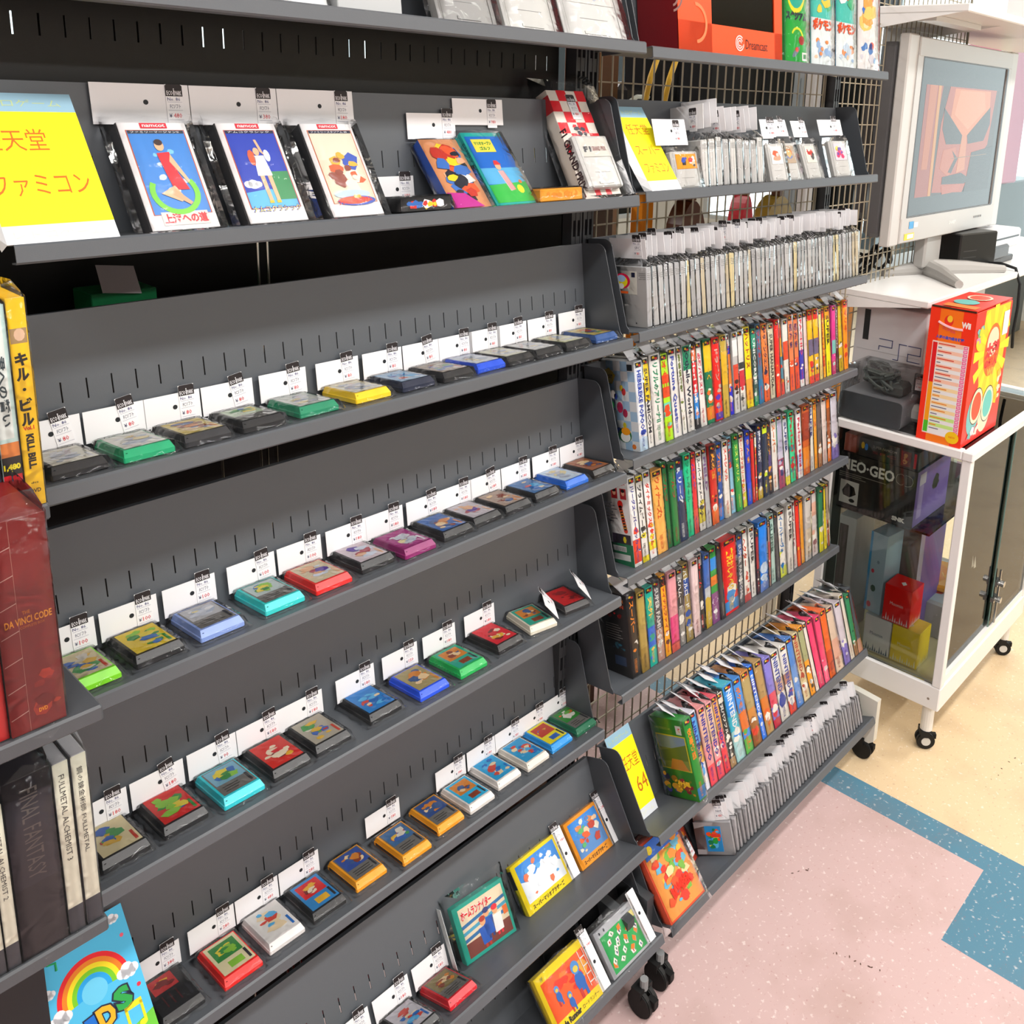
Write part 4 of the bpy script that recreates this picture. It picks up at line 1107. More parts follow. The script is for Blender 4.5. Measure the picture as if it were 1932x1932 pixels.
BOXROWS = {
'R3': ([1.2589, 1.2818, 1.3013, 1.3334, 1.3588, 1.3885, 1.4057, 1.432, 1.4507, 1.4733, 1.5011, 1.5276, 1.5517, 1.5722, 1.5922, 1.6196, 1.6475, 1.6676, 1.6879, 1.7129, 1.7373, 1.7564, 1.777, 1.8002, 1.8238, 1.8466, 1.8673, 1.8858, 1.9095, 1.9337, 1.9492, 1.9714, 1.9979, 2.0176, 2.0345, 2.0594, 2.0833],
 'uppermost', f_blue, [
 ('#e6eaf0', 'HEBEREKE POPOON', '#1c40b0', [(0, .14, '#c8e0f4'), (.16, .3, '#f0f0f0')], 'white spine with blue capitals and a check patterned side'),
 (W_, 'SUPER FAMICOM', '#30303c', [(.52, .93, '#f8d418')], 'white spine with long yellow panel'), (W_, 'リプルのアリーナⅡ', '#148c60', [], 'white spine with green brush lettering'),
 ('#b4e810', 'オセロ', '#e8380c', [(.5, .62, '#e8480c'), (.66, .76, '#e8480c'), (.28, .44, '#78d8b8')], 'lime green spine with orange leaves'), (W_, 'Fortune Quest', '#384cb0', [], 'white spine with blue and orange script'),
 (W_, '麻雀倶楽部', '#6a7c28', [(.9, .97, '#e0d0c8')], 'white spine with olive plant lettering'), (W_, 'Othello World', '#16203c', [(.72, 1, '#14885c')], 'white spine with green top and black script'),
 ('#201c22', 'Parlor! Mini 4', '#f4f0f0', [(.42, .78, '#e01424'), (.12, .42, '#1c84d8'), (.8, .97, '#e8601c')], 'black spine with red and blue word bands'), (W_, '必勝パチスロ', '#e02c50', [], 'white spine with pink-red brush lettering'),
 ('#107850', 'わくわく', '#f0c820', [(.62, .97, '#f8cc10'), (.05, .2, '#e87020')], 'deep green spine with yellow top block'), ('#f01c14', 'ドラゴン', '#d8b8a8', [(.02, .1, '#5830b8')], 'plain bright red spine with purple foot'),
 ('#c8a83c', '', '#403418', [(.4, .8, '#e8b820')], 'gold spine blurred by its bag'), ('#1c20d0', 'ボンバー', '#f07818', [(.85, 1, '#e4e0d8'), (.35, .75, '#f08028')], 'royal blue spine with orange figures and pale top'),
 ('#c8c6c4', '', '#401c18', [(.3, .6, '#e84c30'), (.7, .9, '#f0eeec')], 'grey spine with red middle patch'), ('#e9e6df', '', '#2c2c2c', [(.3, .5, '#d82c3c'), (.52, .6, '#343838')], 'white spine with dark and red patches'),
 ('#ffe400', 'ハットリス', '#b02020', [(.1, .36, '#f0a838')], 'vivid yellow spine with dark red title'), ('#285048', 'UNICORNE', '#e8ece8', [(.75, 1, '#149470'), (0, .12, '#1c9460')], 'dark green spine with teal top'),
 ('#4c7090', 'ファイター', '#e02030', [(0, .3, '#2c78a8')], 'slate blue spine with crimson title'), ('#f48840', 'ドラゴンクエスト', '#38284c', [(0, .3, '#f06428')], 'orange spine with dark jagged title'),
 ('#d8cfb0', 'SUPER HANAFUDA', '#40403c', [], 'cream spine with grey lettering'), ('#f41c14', '', '#f0b020', [(.0, .4, '#f03818')], 'scarlet spine with yellow side edge'),
 ('#f5a018', '', '#383028', [(.75, .88, '#e83c1c'), (.2, .5, '#4888a0'), (0, .14, '#e84838')], 'orange spine with blue picture and red foot'), ('#eae6de', '', '#403c38', [(.45, .7, '#e85028')], 'white spine with orange-red block'),
 ('#f08850', '忍たま', '#503068', [(0, .4, '#f05c2c')], 'orange spine with purple scribble, first of a matching pair'), ('#f08048', '忍たま', '#503068', [(0, .42, '#e84c24')], 'orange spine with purple scribble, second of a matching pair'),
 ('#eae6e4', 'PACHIO', '#e83850', [(.1, .5, '#3c3cb8')], 'white spine with indigo lower band'), ('#ecd2cc', '', '#c06060', [], 'pale pink thin spine'),
 ('#ffc414', '', '#40405c', [(.86, 1, '#e02c18'), (0, .1, '#f04838'), (.38, .6, '#706888')], 'golden spine with red cap, first of two'), ('#ffc010', '', '#40405c', [(.86, 1, '#e02c18'), (0, .1, '#f04838'), (.38, .6, '#706888')], 'golden spine with red cap, second of two'),
 ('#f8e088', '', '#c05020', [], 'pale yellow narrow spine'), ('#ffb414', 'ストリートファイター', '#e04c1c', [(.86, .98, '#e83c1c')], 'amber spine with red dotted title'),
 ('#ffee10', 'SUPER', '#4c4c20', [(.82, 1, '#f8a818')], 'lemon yellow spine with amber top'), ('#e83c94', '', '#f0f0f0', [(.3, .5, '#7cc8c0'), (0, .2, '#d83870')], 'magenta spine with teal patch'),
 ('#5c2c34', 'DUNGEON', '#d8d0c8', [], 'maroon narrow spine'), ('#e0c424', '', '#404020', [(.0, .5, '#d8b818')], 'mustard spine next to the end'), ('#ff9c10', 'マリオ', '#e04818', [(.9, 1, '#e83820')], 'orange spine at the showcase end')]),
'R4': ([1.2584, 1.2802, 1.3035, 1.3273, 1.3627, 1.3824, 1.4026, 1.4311, 1.4557, 1.4742, 1.4977, 1.5168, 1.5423, 1.5659, 1.5881, 1.6128, 1.6347, 1.658, 1.6774, 1.6894, 1.7015, 1.7238, 1.7442, 1.7636, 1.7904, 1.8189, 1.8419, 1.8677, 1.8776, 1.9015, 1.9375, 1.9597, 1.9796, 2.0011, 2.027, 2.0506, 2.0917],
 'middle', f_soccer, [
 ('#eeecea', 'Jリーグスーパーサッカー', '#3c3c9c', [(.04, .3, '#ec3c18')], 'white spine with orange burst and football side'), (W_, 'プライムゴール3', '#20242c', [(.93, 1, '#f4e018'), (0, .07, '#f4e018')], 'white spine with bold black title and yellow ends'),
 ('#f2efec', 'ダイナミックスタジアム', '#e83c28', [(.1, .2, '#f0e830')], 'white spine with red title and yellow strip'), ('#fbb654', 'ウィナーズ2', '#e05818', [], 'pale orange spine with black and orange title'),
 ('#1c7c3c', 'ゴルフ', '#a03020', [], 'green spine with dull red title, first of two'), ('#1a7a38', 'ゴルフ', '#a03020', [], 'green spine with dull red title, second of two'),
 ('#1c2c50', 'R リーグ', '#e8ecf0', [(.5, .85, '#2c50a8')], 'navy spine with big white initial'), ('#10c88c', 'フットボール', '#0c8c68', [], 'mint green spine'), ('#e82430', 'バスケ', '#7038a8', [(0, .3, '#e05040')], 'red spine with violet lettering'),
 (W_, 'スーパーフォーメーション2', '#30303c', [(.1, .3, '#d8c838')], 'white spine with black katakana'), ('#b4b6b8', 'FIELD', '#7c5c8c', [], 'silver grey spine'), ('#d8281c', '火の玉', '#f0a028', [(0, .2, '#f06828'), (.7, 1, '#402028')], 'flame coloured spine'),
 ('#1450a8', 'プロ野球', '#f08828', [(0, .16, '#2c78d0')], 'cobalt spine with orange title'), (W_, 'スペシャル', '#f04c30', [(0, .16, '#d8d0c0')], 'white spine with large orange-red title'), ('#8cc4e0', 'いっき', '#e83c40', [(.6, .85, '#38586c')], 'light blue spine with red title'),
 ('#2c9c44', 'エストポリス', '#e0f060', [], 'grass green spine with lime title'), ('#ece8d4', 'スーパーファミリーテニス', '#e83c28', [(0, .2, '#d0d830')], 'cream spine with red title and lime foot'), ('#1c40d0', 'らんま', '#f0a020', [(0, .3, '#1c50e0')], 'ultramarine spine'),
 ('#d81c1c', '', '#f0e8e0', [], 'slim red spine'), ('#e82c28', 'ウルトラ', '#f0d020', [(.78, 1, '#f0eef0')], 'slim red and white spine'), ('#1c2858', '提督の決断', '#f0f0f4', [(0, .14, '#d8b838')], 'dark blue spine with white characters'),
 ('#20304c', '', '#e8c830', [(.86, .96, '#d8f020')], 'black-blue spine with neon top sticker'), ('#302838', 'ガイア', '#f0a020', [(.3, .6, '#504080')], 'dark purple spine with orange title'), (W_, 'スーパー', '#f08028', [], 'white spine with orange katakana'),
 ('#d0cce0', '', '#40407c', [(0, .4, '#a84868'), (.5, .9, '#b8b4d0')], 'lilac speckled spine'), ('#e0e0e8', 'SUPER', '#404880', [(0, .12, '#f0e040')], 'pale grey spine with yellow foot'),
 ('#3cd898', 'Parlor! IV', '#c82c30', [(.45, .52, '#2c8c8c')], 'mint spine with red lettering'), ('#e81418', '', '#e8e0e0', [], 'thin scarlet spine'), ('#f0ecec', 'Parlor! Mini', '#d01c3c', [(.1, .35, '#b8c8f0')], 'white spine with crimson lettering'),
 ('#d86420', '', '#f0d0a0', [(.5, .9, '#a83c20'), (.1, .4, '#f08c20')], 'rust and orange spine'), ('#ece8dc', 'SUPER', '#404890', [], 'ivory spine with blue lettering'), ('#fcac28', 'イース', '#e05020', [], 'marigold spine with red title'),
 ('#6c5c54', '', '#e8d8c0', [(0, .3, '#a86c40')], 'grey-brown spine'), ('#e8d4cc', '', '#c87878', [], 'pinkish white spine'), ('#f47c14', '', '#f8e8d8', [(.3, .8, '#a85c30')], 'tangerine spine with silver strip'), ('#d4d0dc', '', '#7060a0', [(.0, .2, '#8878c0')], 'pale grey spine at the showcase end')]),
'R5': ([1.2729, 1.2992, 1.3234, 1.3499, 1.3761, 1.3966, 1.4256, 1.4496, 1.476, 1.502, 1.5235, 1.5464, 1.5779, 1.5934, 1.6506, 1.6735, 1.7046, 1.7284, 1.7399, 1.7796, 1.7903, 1.8167, 1.8313, 1.8685, 1.8938, 1.9183, 1.9352, 1.9555, 1.9872, 2.0242, 2.0479, 2.0649, 2.0864],
 'lowest', f_black, [
 ('#18181a', 'スーパー', '#f08818', [(.4, .75, '#2c1c10')], 'black spine with flame lettering and dark printed side'), ('#b89c4c', '', '#4c3c18', [(.0, .3, '#a88838')], 'olive gold spine in a hazy bag'), ('#10b09c', '天外', '#f8d058', [(.25, .5, '#2c6cd8'), (.55, .85, '#18a890')], 'teal spine with yellow title'),
 ('#4c4850', 'SUPER FAMICOM', '#d8d4d0', [(0, .4, '#b88878')], 'charcoal spine with picture foot'), ('#ffac14', 'ファイナルファイト', '#c83818', [(.86, .97, '#302818')], 'amber spine with brown katakana'), ('#f0a0a8', '', '#e83858', [(.1, .45, '#f04888'), (0, .12, '#f06858')], 'pink spine with magenta lower picture'),
 ('#8c8884', 'バハムート', '#f0eeea', [(.5, .85, '#302c30')], 'grey spine with black upper part'), ('#a89050', 'バトルロード', '#f0f0ec', [(.6, .8, '#1c4ca0')], 'bronze spine with white title'), ('#ecd0d0', '', '#a05868', [], 'blush pink spine'),
 ('#201a1c', 'ドーム', '#e82418', [(.85, 1, '#c8c0b8')], 'black spine with red brush title'), ('#3c68b8', '', '#f0e8d0', [(.0, .4, '#d8b838'), (.4, .55, '#c8d0d8')], 'blue sky spine with yellow field'), ('#30a040', '', '#f0f0f0', [(.7, .86, '#2c8ce0'), (.5, .62, '#f08020'), (.0, .4, '#8c4c88')], 'rainbow picture spine'),
 ('#383038', '', '#c0b8b0', [], 'thin dark spine'), ('#ee1414', '実況おしゃべり', '#f8d020', [(.04, .18, '#3c8cd0')], 'wide pure red spine with yellow title'), ('#50545c', 'SUPER FAMICOM', '#d0d0d4', [(.7, 1, '#3c5890')], 'steel grey spine'),
 ('#efebe4', 'ヘクター', '#d84820', [(0, .1, '#d85858')], 'white spine with small red emblem'), ('#eceae4', 'SUPER', '#403c44', [], 'white spine with grey lettering'), ('#3c2838', '', '#c82c38', [(.4, .9, '#a81c2c')], 'thin dark crimson spine'),
 ('#1484ee', '', '#c8e0f8', [(0, .12, '#6c8cd8')], 'bright blue spine'), ('#988078', '', '#c03030', [(.3, .7, '#b84848')], 'thin brown-red spine'), ('#b8d8d0', 'SUPER', '#406860', [], 'pale mint spine'), ('#4c4c50', '', '#c8c8c0', [], 'thin charcoal spine'),
 ('#ece8e0', 'イーハトーヴォ', '#1c78c0', [(0, .16, '#d8e048')], 'white spine with blue title and lime foot'), ('#e9e5dd', 'SUPER', '#4c4444', [], 'ivory spine with small grey words'), ('#ece4e0', 'Classic', '#a04868', [], 'white spine with plum script'),
 ('#ee2c14', '', '#f0c020', [(0, .3, '#f04c18')], 'red-orange spine'), ('#f8a41c', '', '#f0e8d8', [], 'amber thin spine'), ('#d4ccc4', '', '#705848', [(.1, .5, '#d8c8b0')], 'greyish spine'), ('#e0d4d0', '', '#a07070', [(.6, .8, '#f0b8a0')], 'rosy grey spine'),
 ('#2c7c50', '', '#e8e040', [(0, .4, '#e8e020')], 'green over yellow spine'), ('#f0dc20', '', '#403c14', [], 'thin yellow spine'), ('#b8a488', '', '#604030', [(0, .3, '#c86848')], 'beige spine at the showcase end')]),
}
for sh, (xs, rowname, face, L) in BOXROWS.items():
    xe = 2.070; s0 = xs[0]; sc = (xe - s0) / (xs[-1] - s0)
    shift = (1.225 - s0) if sh == 'R3' else 0
    for i, (col, tx, tc, pat, words) in enumerate(L):
        g = random.Random(i * 13 + ord(sh[1]))
        x0 = s0 + (xs[i] - s0) * sc; x1 = s0 + (xs[i + 1] - s0) * sc
        if i == 0:
            x0 -= .002
        hh = .168 + g.uniform(-.004, .004) - (.012 if (x1 - x0) < .012 else 0)
        upright_box(sh, x0, x1, hh, .083, col, words, tx, tc, pat, '%s, %s in the %s box row' % (words, ordn(i + 1), rowname), 'upright boxed games, %s row' % rowname, i * 31 + ord(sh[1]) * 7,
                    v=.001 + g.uniform(0, .004), back=2.5 + g.uniform(0, 2.5) - 2.0 * i / len(L), face=face if i == 0 else None)
# leaning boxes on the wide shelf below
def f_green(b, d, h):
    b.rect(0, 0, d, h, 0, '#2c8c1c'); b.rect(d * .10, h * .36, d * .97, h * .80, .0001, '#e8dc20'); b.rect(d * .13, h * .375, d * .94, h * .785, .0002, '#8c9c3c'); b.rect(d * .13, h * .63, d * .94, h * .785, .0003, '#8ca4b8')
    b.poly([(d * .13, h * .58), (d * .5, h * .63), (d * .94, h * .70), (d * .94, h * .5), (d * .13, h * .45)], .0004, '#6c8428'); b.poly([(d * .35, h * .36), (d * .45, h * .5), (d * .75, h * .5), (d * .9, h * .37)], .0005, '#d89038')
    b.art(d * .02, h * .03, d * .98, h * .33, .0003, ('#8c1c2c', '#c89028', '#6c7c20', '#3c3c80', '#a83830'), random.Random(8), 26, .25)
    b.text('NINTENDO 64', d * .12, h * .86, .0003, '#b8d860', w=d * .45, h=h * .03); b.rect(d * .74, h * .82, d * .90, h * .93, .0003, '#e8e4d8'); b.art(d * .76, h * .83, d * .88, h * .92, .0004, ('#2c7c3c', '#d8b020', '#c83030'), random.Random(1), 4, .4)
    b.text('牧場', d * .4, h * .12, .002, '#f0c028', w=d * .45, h=h * .12, bold=.04)
R6L = [('#1c8c2c', '牧場物語', '#f08c1c', [(.02, .16, '#2c78b8')], 'green box with meadow picture'), ('#e6e4f0', 'NINTENDO', '#1c2c98', [(.55, .95, '#58a8e8'), (.35, .6, '#e8b050')], 'white and sky blue box with blue lettering'), ('#f09898', 'NINTENDO', '#28289c', [(.5, .95, '#e8b8a0'), (.0, .25, '#f04858')], 'pink checked box, first of the three'),
       ('#f4a0a4', 'NINTENDO', '#28289c', [(.5, .95, '#e8c0a0'), (.0, .25, '#f0485c')], 'pink checked box, second of the three'), ('#f05868', 'NINTENDO', '#28289c', [(.55, .95, '#e8a050'), (.0, .3, '#f03848')], 'pink checked box, last of the three'), ('#241f24', '実況パワフル', '#e8e4dc', [(.86, 1, '#e8dcc8'), (0, .12, '#b08c60')], 'black box with white lettering'),
       ('#38b8d0', 'NINTENDO', '#e8f0f4', [(.6, 1, '#2c90e8'), (.0, .4, '#a8d8d8')], 'turquoise box with ice picture'), ('#3c90e4', 'ポケモン', '#f08020', [(.3, .55, '#e8742c'), (0, .2, '#58b048')], 'sky blue box with orange lettering'), ('#d88c38', '', '#e83c20', [(.5, .9, '#b8a068'), (0, .3, '#a0642c')], 'amber picture box'),
       ('#1874ea', 'NINTENDO', '#e8f0fc', [(.62, .8, '#3c50c0')], 'solid blue box with white lettering'), ('#b8945c', '', '#e86020', [(.2, .5, '#e07c28')], 'ochre box in a hazy bag'), ('#8c80d8', '', '#e82c48', [(.3, .5, '#e85068'), (0, .12, '#d82c4c')], 'violet box with red blossom'),
       ('#e8e4dc', 'NINTENDO', '#3848a0', [(.4, .6, '#d0a890')], 'white box with blue lettering'), ('#ece6de', 'NINTENDO', '#3c48a0', [(.0, .2, '#e84838'), (.45, .6, '#c08870')], 'white box with red foot'), ('#4c84d0', '', '#e8e8f0', [(.3, .6, '#6c98d8')], 'medium blue box'),
       ('#e0cca0', 'NINTENDO', '#b84830', [(.5, .9, '#c8b080')], 'sand coloured box'), ('#fba018', '', '#403c30', [(.5, .95, '#a8a878')], 'orange box with grey picture top'), ('#e8dcd0', '', '#a06848', [], 'thin ivory box'), ('#f83c70', '', '#f8c0d0', [], 'hot pink box, first of two'), ('#f84474', '', '#f8c0d0', [(0, .3, '#f85880')], 'hot pink box, second of two'),
       ('#f4681c', '', '#a83820', [(.1, .4, '#d84820')], 'deep orange box'), ('#e0c4ac', '', '#b04838', [(.2, .5, '#e0a890')], 'peach box'), ('#d8ccd4', '', '#7050a8', [(0, .3, '#8878c8')], 'pale mauve box'), ('#e4d8c8', '', '#a88068', [], 'cream box'), ('#2c8c58', '', '#205838', [(0, .2, '#a87850')], 'emerald box'), ('#4c5258', '', '#a0a4a8', [(0, .2, '#c08868')], 'slate box at the showcase end')]
xs = [1.3499 - .012, 1.3772 - .012, 1.3957, 1.424, 1.4509, 1.4745, 1.4974, 1.5352, 1.5688, 1.6043, 1.6252, 1.6587, 1.6908, 1.7308, 1.7645, 1.799, 1.8318, 1.8576, 1.8758, 1.905, 1.932, 1.9651, 2.0131, 2.0479, 2.0715, 2.0925, 2.1198]
sc = (2.072 - xs[0]) / (xs[-1] - xs[0])
for i, (col, tx, tc, pat, words) in enumerate(R6L):
    g = random.Random(500 + i)
    x0 = xs[0] + (xs[i] - xs[0]) * sc; x1 = xs[0] + (xs[i + 1] - xs[0]) * sc
    o = upright_box('R6', x0, x1, .160 + g.uniform(-.004, .006), .088, col, words, tx, tc, pat, '%s, %s in the leaning row near the floor' % (words, ordn(i + 1)), 'leaning boxed games', 900 + i, v=-.010 + (0 if i else -.012), back=-2 + g.uniform(-1.5, 1.5), face=f_green if i == 0 else None, card=False)
    c = MB().box(0, -.0003, 0, .060, .0003, .034, '#f0eff2').obj('hang_card', o, CARD, T((x1 - x0) * .5, .010 + .03 * g.random(), .163) @ RZ(math.radians(62 + g.uniform(-8, 8))) @ RX(math.radians(-52 + g.uniform(-12, 12))))
    if i % 2 == 0 or g.random() < .4:
        link('price_tag', tag_mesh('N64', g.choice(('480', '980', '280')), '35'), c, T(.036, -.0008, -.006))

# ---------------------------------------------------------------- grey cartridges packed on edge
def edge_cart(sh, x, w, h, d, col, lab, group, seed, v, yaw=0.0, lean_deg=0.0, hc=(.036, .016), ctilt=0.0, ribs=True, price=None, kind='SFC', face=None, cardw=None):
    g = random.Random(seed)
    o = thing('game_cartridge', lab, 'game cartridge', TM(sh, x, v, .0006) @ RZ(yaw) @ RX(-math.radians(lean_deg)), group)
    b = MB().cbox(0, 0, 0, w, d, h, .0018, col)
    b.at(face_frame(0, -.0002))
    if ribs:
        for k in range(4):
            b.rect(w * .12, h * (.80 + .032 * k), w * .88, h * (.812 + .032 * k), 0, '#8c8a88')
    b.rect(w * .47, 0, w * .53, h, -.0001, '#a2a09c')
    if face:
        face(b.at(FR((-.0004, d, 0), (0, -1, 0), (0, 0, 1))), d, h)
    b.obj('cartridge_shell', o, PLASTIC)
    link('clear_bag', sleeve_mesh(w, d, h, seed, top=.016), o)
    cw = cardw or d
    c = MB().box(-.0003, 0, 0, .0003, cw, hc[0], '#f1f0f2')
    c = c.obj('hang_card', o, CARD, T(w * .5, g.uniform(-.002, .006), h + hc[1] + g.uniform(-.006, .006)) @ RX(math.radians(ctilt)) @ RY(math.radians(g.uniform(-7, 7))))
    if price:
        link('price_tag', tag_mesh(kind, price, '23'), c, Matrix(((0, 1, 0, -.0007), (-1, 0, 0, cw * g.uniform(.30, .42)), (0, 0, 1, g.uniform(-.004, .002)), (0, 0, 0, 1))))
    return o
def f_sfc(b, d, h):
    b.rect(0, 0, d, h, -.0001, '#b6b4b2')
    b.cbox(d * .06, h * .54, 0, d * .74, h * .93, .0005, .0003, '#e8e4d8'); b.disc(d * .34, h * .76, .0007, d * .22, h * .13, '#d81c48', 18); b.disc(d * .33, h * .75, .0008, d * .16, h * .10, '#f0e020', 16); b.disc(d * .32, h * .80, .0009, d * .12, h * .06, '#a8c8e8', 14); b.disc(d * .31, h * .67, .0009, d * .08, h * .05, '#f0f0e8', 10); b.rect(d * .24, h * .55, d * .5, h * .59, .0009, '#e86020')
    b.rect(d * .60, h * .83, d * .70, h * .91, .0008, '#20243c'); b.box(d * .3, h * .34, 0, d * .5, h * .37, .0006, '#9c9a98'); b.disc(d * .7, h * .06, .0004, d * .02, col='#3c3c3c', n=8)
    for k in range(4):
        b.rect(d * .80, h * (.80 + .032 * k), d * .99, h * (.815 + .032 * k), .0003, '#8e8c8a')
g = random.Random(77)
n = 50; x = 1.262
pitch = (2.068 - x) / n
for i in range(n):
    yel = g.random() < (.14 if i < 32 else .34)
    col = g.choice(('#d8c890', '#cfc0a0', '#dccb98')) if yel else g.choice(('#b8b7b6', '#c0bfbf', '#b2b2b4', '#c4c3c1', '#adacac'))
    pr = '80' if i == 0 or g.random() < .34 else None
    edge_cart('R2', x + i * pitch - (.004 if i == 0 else 0), pitch * .93, .106, .082, col,
              '%s cartridge on edge under white cards, %s from the cartridge bay' % ('yellowed' if yel else 'grey', ordn(i + 1)) if i else 'grey cartridge with round red and yellow label, first of the white carded row',
              'grey cartridges on edge under white cards', 300 + i, .001, lean_deg=g.uniform(-1, 2), price=pr, face=f_sfc if i == 0 else None)
def f_n64(b, d, h):
    b.cbox(0, 0, -.0003, d, h, .0004, .0003, '#a3a1a3'); b.cbox(d * .28, h * .10, 0, d * .72, h * .88, .0009, .0004, '#2c88c8'); b.art(d * .29, h * .11, d * .71, h * .87, .0010, ('#2c9c3c', '#f0e020', '#e85020', '#2468d0', '#58b8e8', '#1c7c4c'), random.Random(12), 26, .3)
    b.cbox(d * .44, h * .55, .0015, d * .70, h * .66, .0022, .0003, '#d83c28')
n = 44; x = 1.452
pitch = (2.052 - x) / n
for i in range(n):
    col = g.choice(('#9d9a9d', '#a5a2a5', '#989598', '#aba8ab'))
    edge_cart('R7', x + i * pitch, pitch * .86, .070, .080, col,
              'grey cartridge with blue and green picture label, first on the lowest shelf' if i == 0 else 'grey bagged cartridge near the floor, %s from the orange toned box' % ordn(i + 1),
              'grey bagged cartridges near the floor', 400 + i, -.004, yaw=math.radians(24), lean_deg=-4 + g.uniform(-2, 2), hc=(.036, .006), ctilt=-5 + g.uniform(-4, 4), ribs=False, price='480' if g.random() < .40 or i < 2 else None, kind='N64', face=f_n64 if i == 0 else None)
# orange toned boxes at the near end of the lowest shelf
def carton(sh, x, v, deg, yaw, w, h, d, side, pal, lab, seed, base):
    o = thing('boxed_game', lab, 'boxed game', lean(sh, x, v, deg, yaw))
    b = MB().cbox(0, 0, 0, w, d, h, .001, side).at(face_frame(0, -.0003))
    b.rect(w * .03, h * .03, w * .97, h * .97, 0, base)
    b.art(w * .04, h * .05, w * .96, h * .95, .0001, pal, random.Random(seed), 60, .2)
    return o, b
o, b = carton('R7', 1.220, -.014, 18, 0, .110, .150, .024, '#e8502c', ('#e8582c', '#f0c040', '#f08c38', '#e83c2c', '#f0dca0', '#68b8d8', '#7cb848'), 'shiny bagged box with crowded orange and yellow picture, by the casters', 5, '#f09a48')
b.rect(.004, .118, .106, .146, .0028, '#2c68c8'); b.disc(.02, .132, .003, .008, col='#f0d020', n=10); b.disc(.088, .128, .003, .012, col='#f09020', n=10)
b.text('BOMBER', .03, .03, .0032, '#e83020', w=.06, h=.022, bold=.05, rot=.1)
b.obj('printed_box', o, PRINT)
bag_over(o, .116, .026, .150, 700, top=.012, bot=.016).matrix_basis = T(-.003, -.002, -.001)
o, b = carton('R7', 1.338, .050, 14, math.radians(14), .080, .128, .020, '#e83c20', ('#f08020', '#d82828', '#f0e8d8', '#b82060', '#58a090', '#3050a8', '#f0b030'), 'box with red and white cartoon blocks standing behind the shiny bagged box', 6, '#d84828')
b.obj('printed_box', o, PRINT)
bag_over(o, .082, .022, .128, 701).matrix_basis = T(-.001, -.001, -.001)
link('price_tag', tag_mesh('N64', '780', '35'), o, T(.055, -.003, .012) @ RY(math.radians(-6)))

# ---------------------------------------------------------------- second shelf of the second bay: standing cartridges
def face_cart(x, w, h, v, deg, yaw, lab, lbl, pal, seed, card=(.06, .03), price='480', hgap=.020, cdx=0.0, wide=True):
    o = thing('game_cartridge', lab, 'game cartridge', lean('R1', x, v, deg, yaw), 'standing grey cartridges beside the narrow yellow sign')
    b = sfc_shell(MB(), w, h, .014, '#c9c7c3').at(face_frame(0, -.0005))
    if wide:
        b.cbox(w * .14, h * .52, 0, w * .90, h * .92, .0005, .0003, lbl); b.art(w * .3, h * .54, w * .86, h * .9, .0006, pal, random.Random(seed), 12, .42)
    else:
        b.cbox(w * .2, h * .45, 0, w * .84, h * .92, .0005, .0003, lbl); b.art(w * .22, h * .47, w * .8, h * .9, .0006, pal, random.Random(seed), 10, .4)
    b.obj('cartridge_shell', o, PLASTIC)
    bag_over(o, w + .006, .016, h, seed + 200, top=hgap).matrix_basis = T(-.003, -.001, -.001)
    hang_card(o, card[0], card[1], T(cdx, .006, h + hgap), price, 'SFC', tx=card[0] * .6)
    return o
face_cart(1.322, .079, .066, .002, 10, 0, 'grey cartridge with orange racing label in front of the standing row', '#ff9c14', ('#e83828', '#f0c8a0', '#2c50b8', '#302c2c', '#f0f0f0'), 51, (.094, .046), '480', .012, -.030)
for i in range(9):
    x = 1.405 + i * .0238
    g = random.Random(i + 60)
    edge_cart('R1', x, .017, .086 + g.uniform(-.004, .004), .078, g.choice(('#d0cecb', '#c4c2c0', '#d8d6d2')), 'pale grey cartridge standing on edge in a bag, %s behind the orange labelled one' % ordn(i + 1), 'standing grey cartridges beside the narrow yellow sign', 620 + i, .004, lean_deg=2,
              hc=(.044, .020), price='480' if i in (0, 3, 6) else None, cardw=.088, yaw=math.radians(-8 if i < 2 else 0))
face_cart(1.645, .046, .078, .006, 14, math.radians(-18), 'grey cartridge with white and orange label turned sideways after the edge-on cartridges', '#ece8e4', ('#e85828', '#f0a080', '#d8d0c8'), 52, (.03, .04), '480', .012, 0, False)
face_cart(1.700, .072, .080, .006, 16, 0, 'grey cartridge with warm monster label, first of three facing out', '#b8a088', ('#d87830', '#7c90c0', '#c85838', '#e0b878'), 53, (.074, .036), '980', .016, -.006, False)
face_cart(1.795, .064, .078, .006, 16, 0, 'grey cartridge with white and red figure label, second of three facing out', '#e8e0d4', ('#c83028', '#f0e8e0', '#403c3c'), 54, (.060, .036), '1,280', .016, -.006, False)
face_cart(1.915, .066, .082, .006, 14, math.radians(-8), 'grey cartridge with pink and yellow label, last of three facing out', '#d8d0d8', ('#e83870', '#f0d020', '#6c50a8', '#c82858'), 55, (.086, .036), '480', .014, -.018, False)

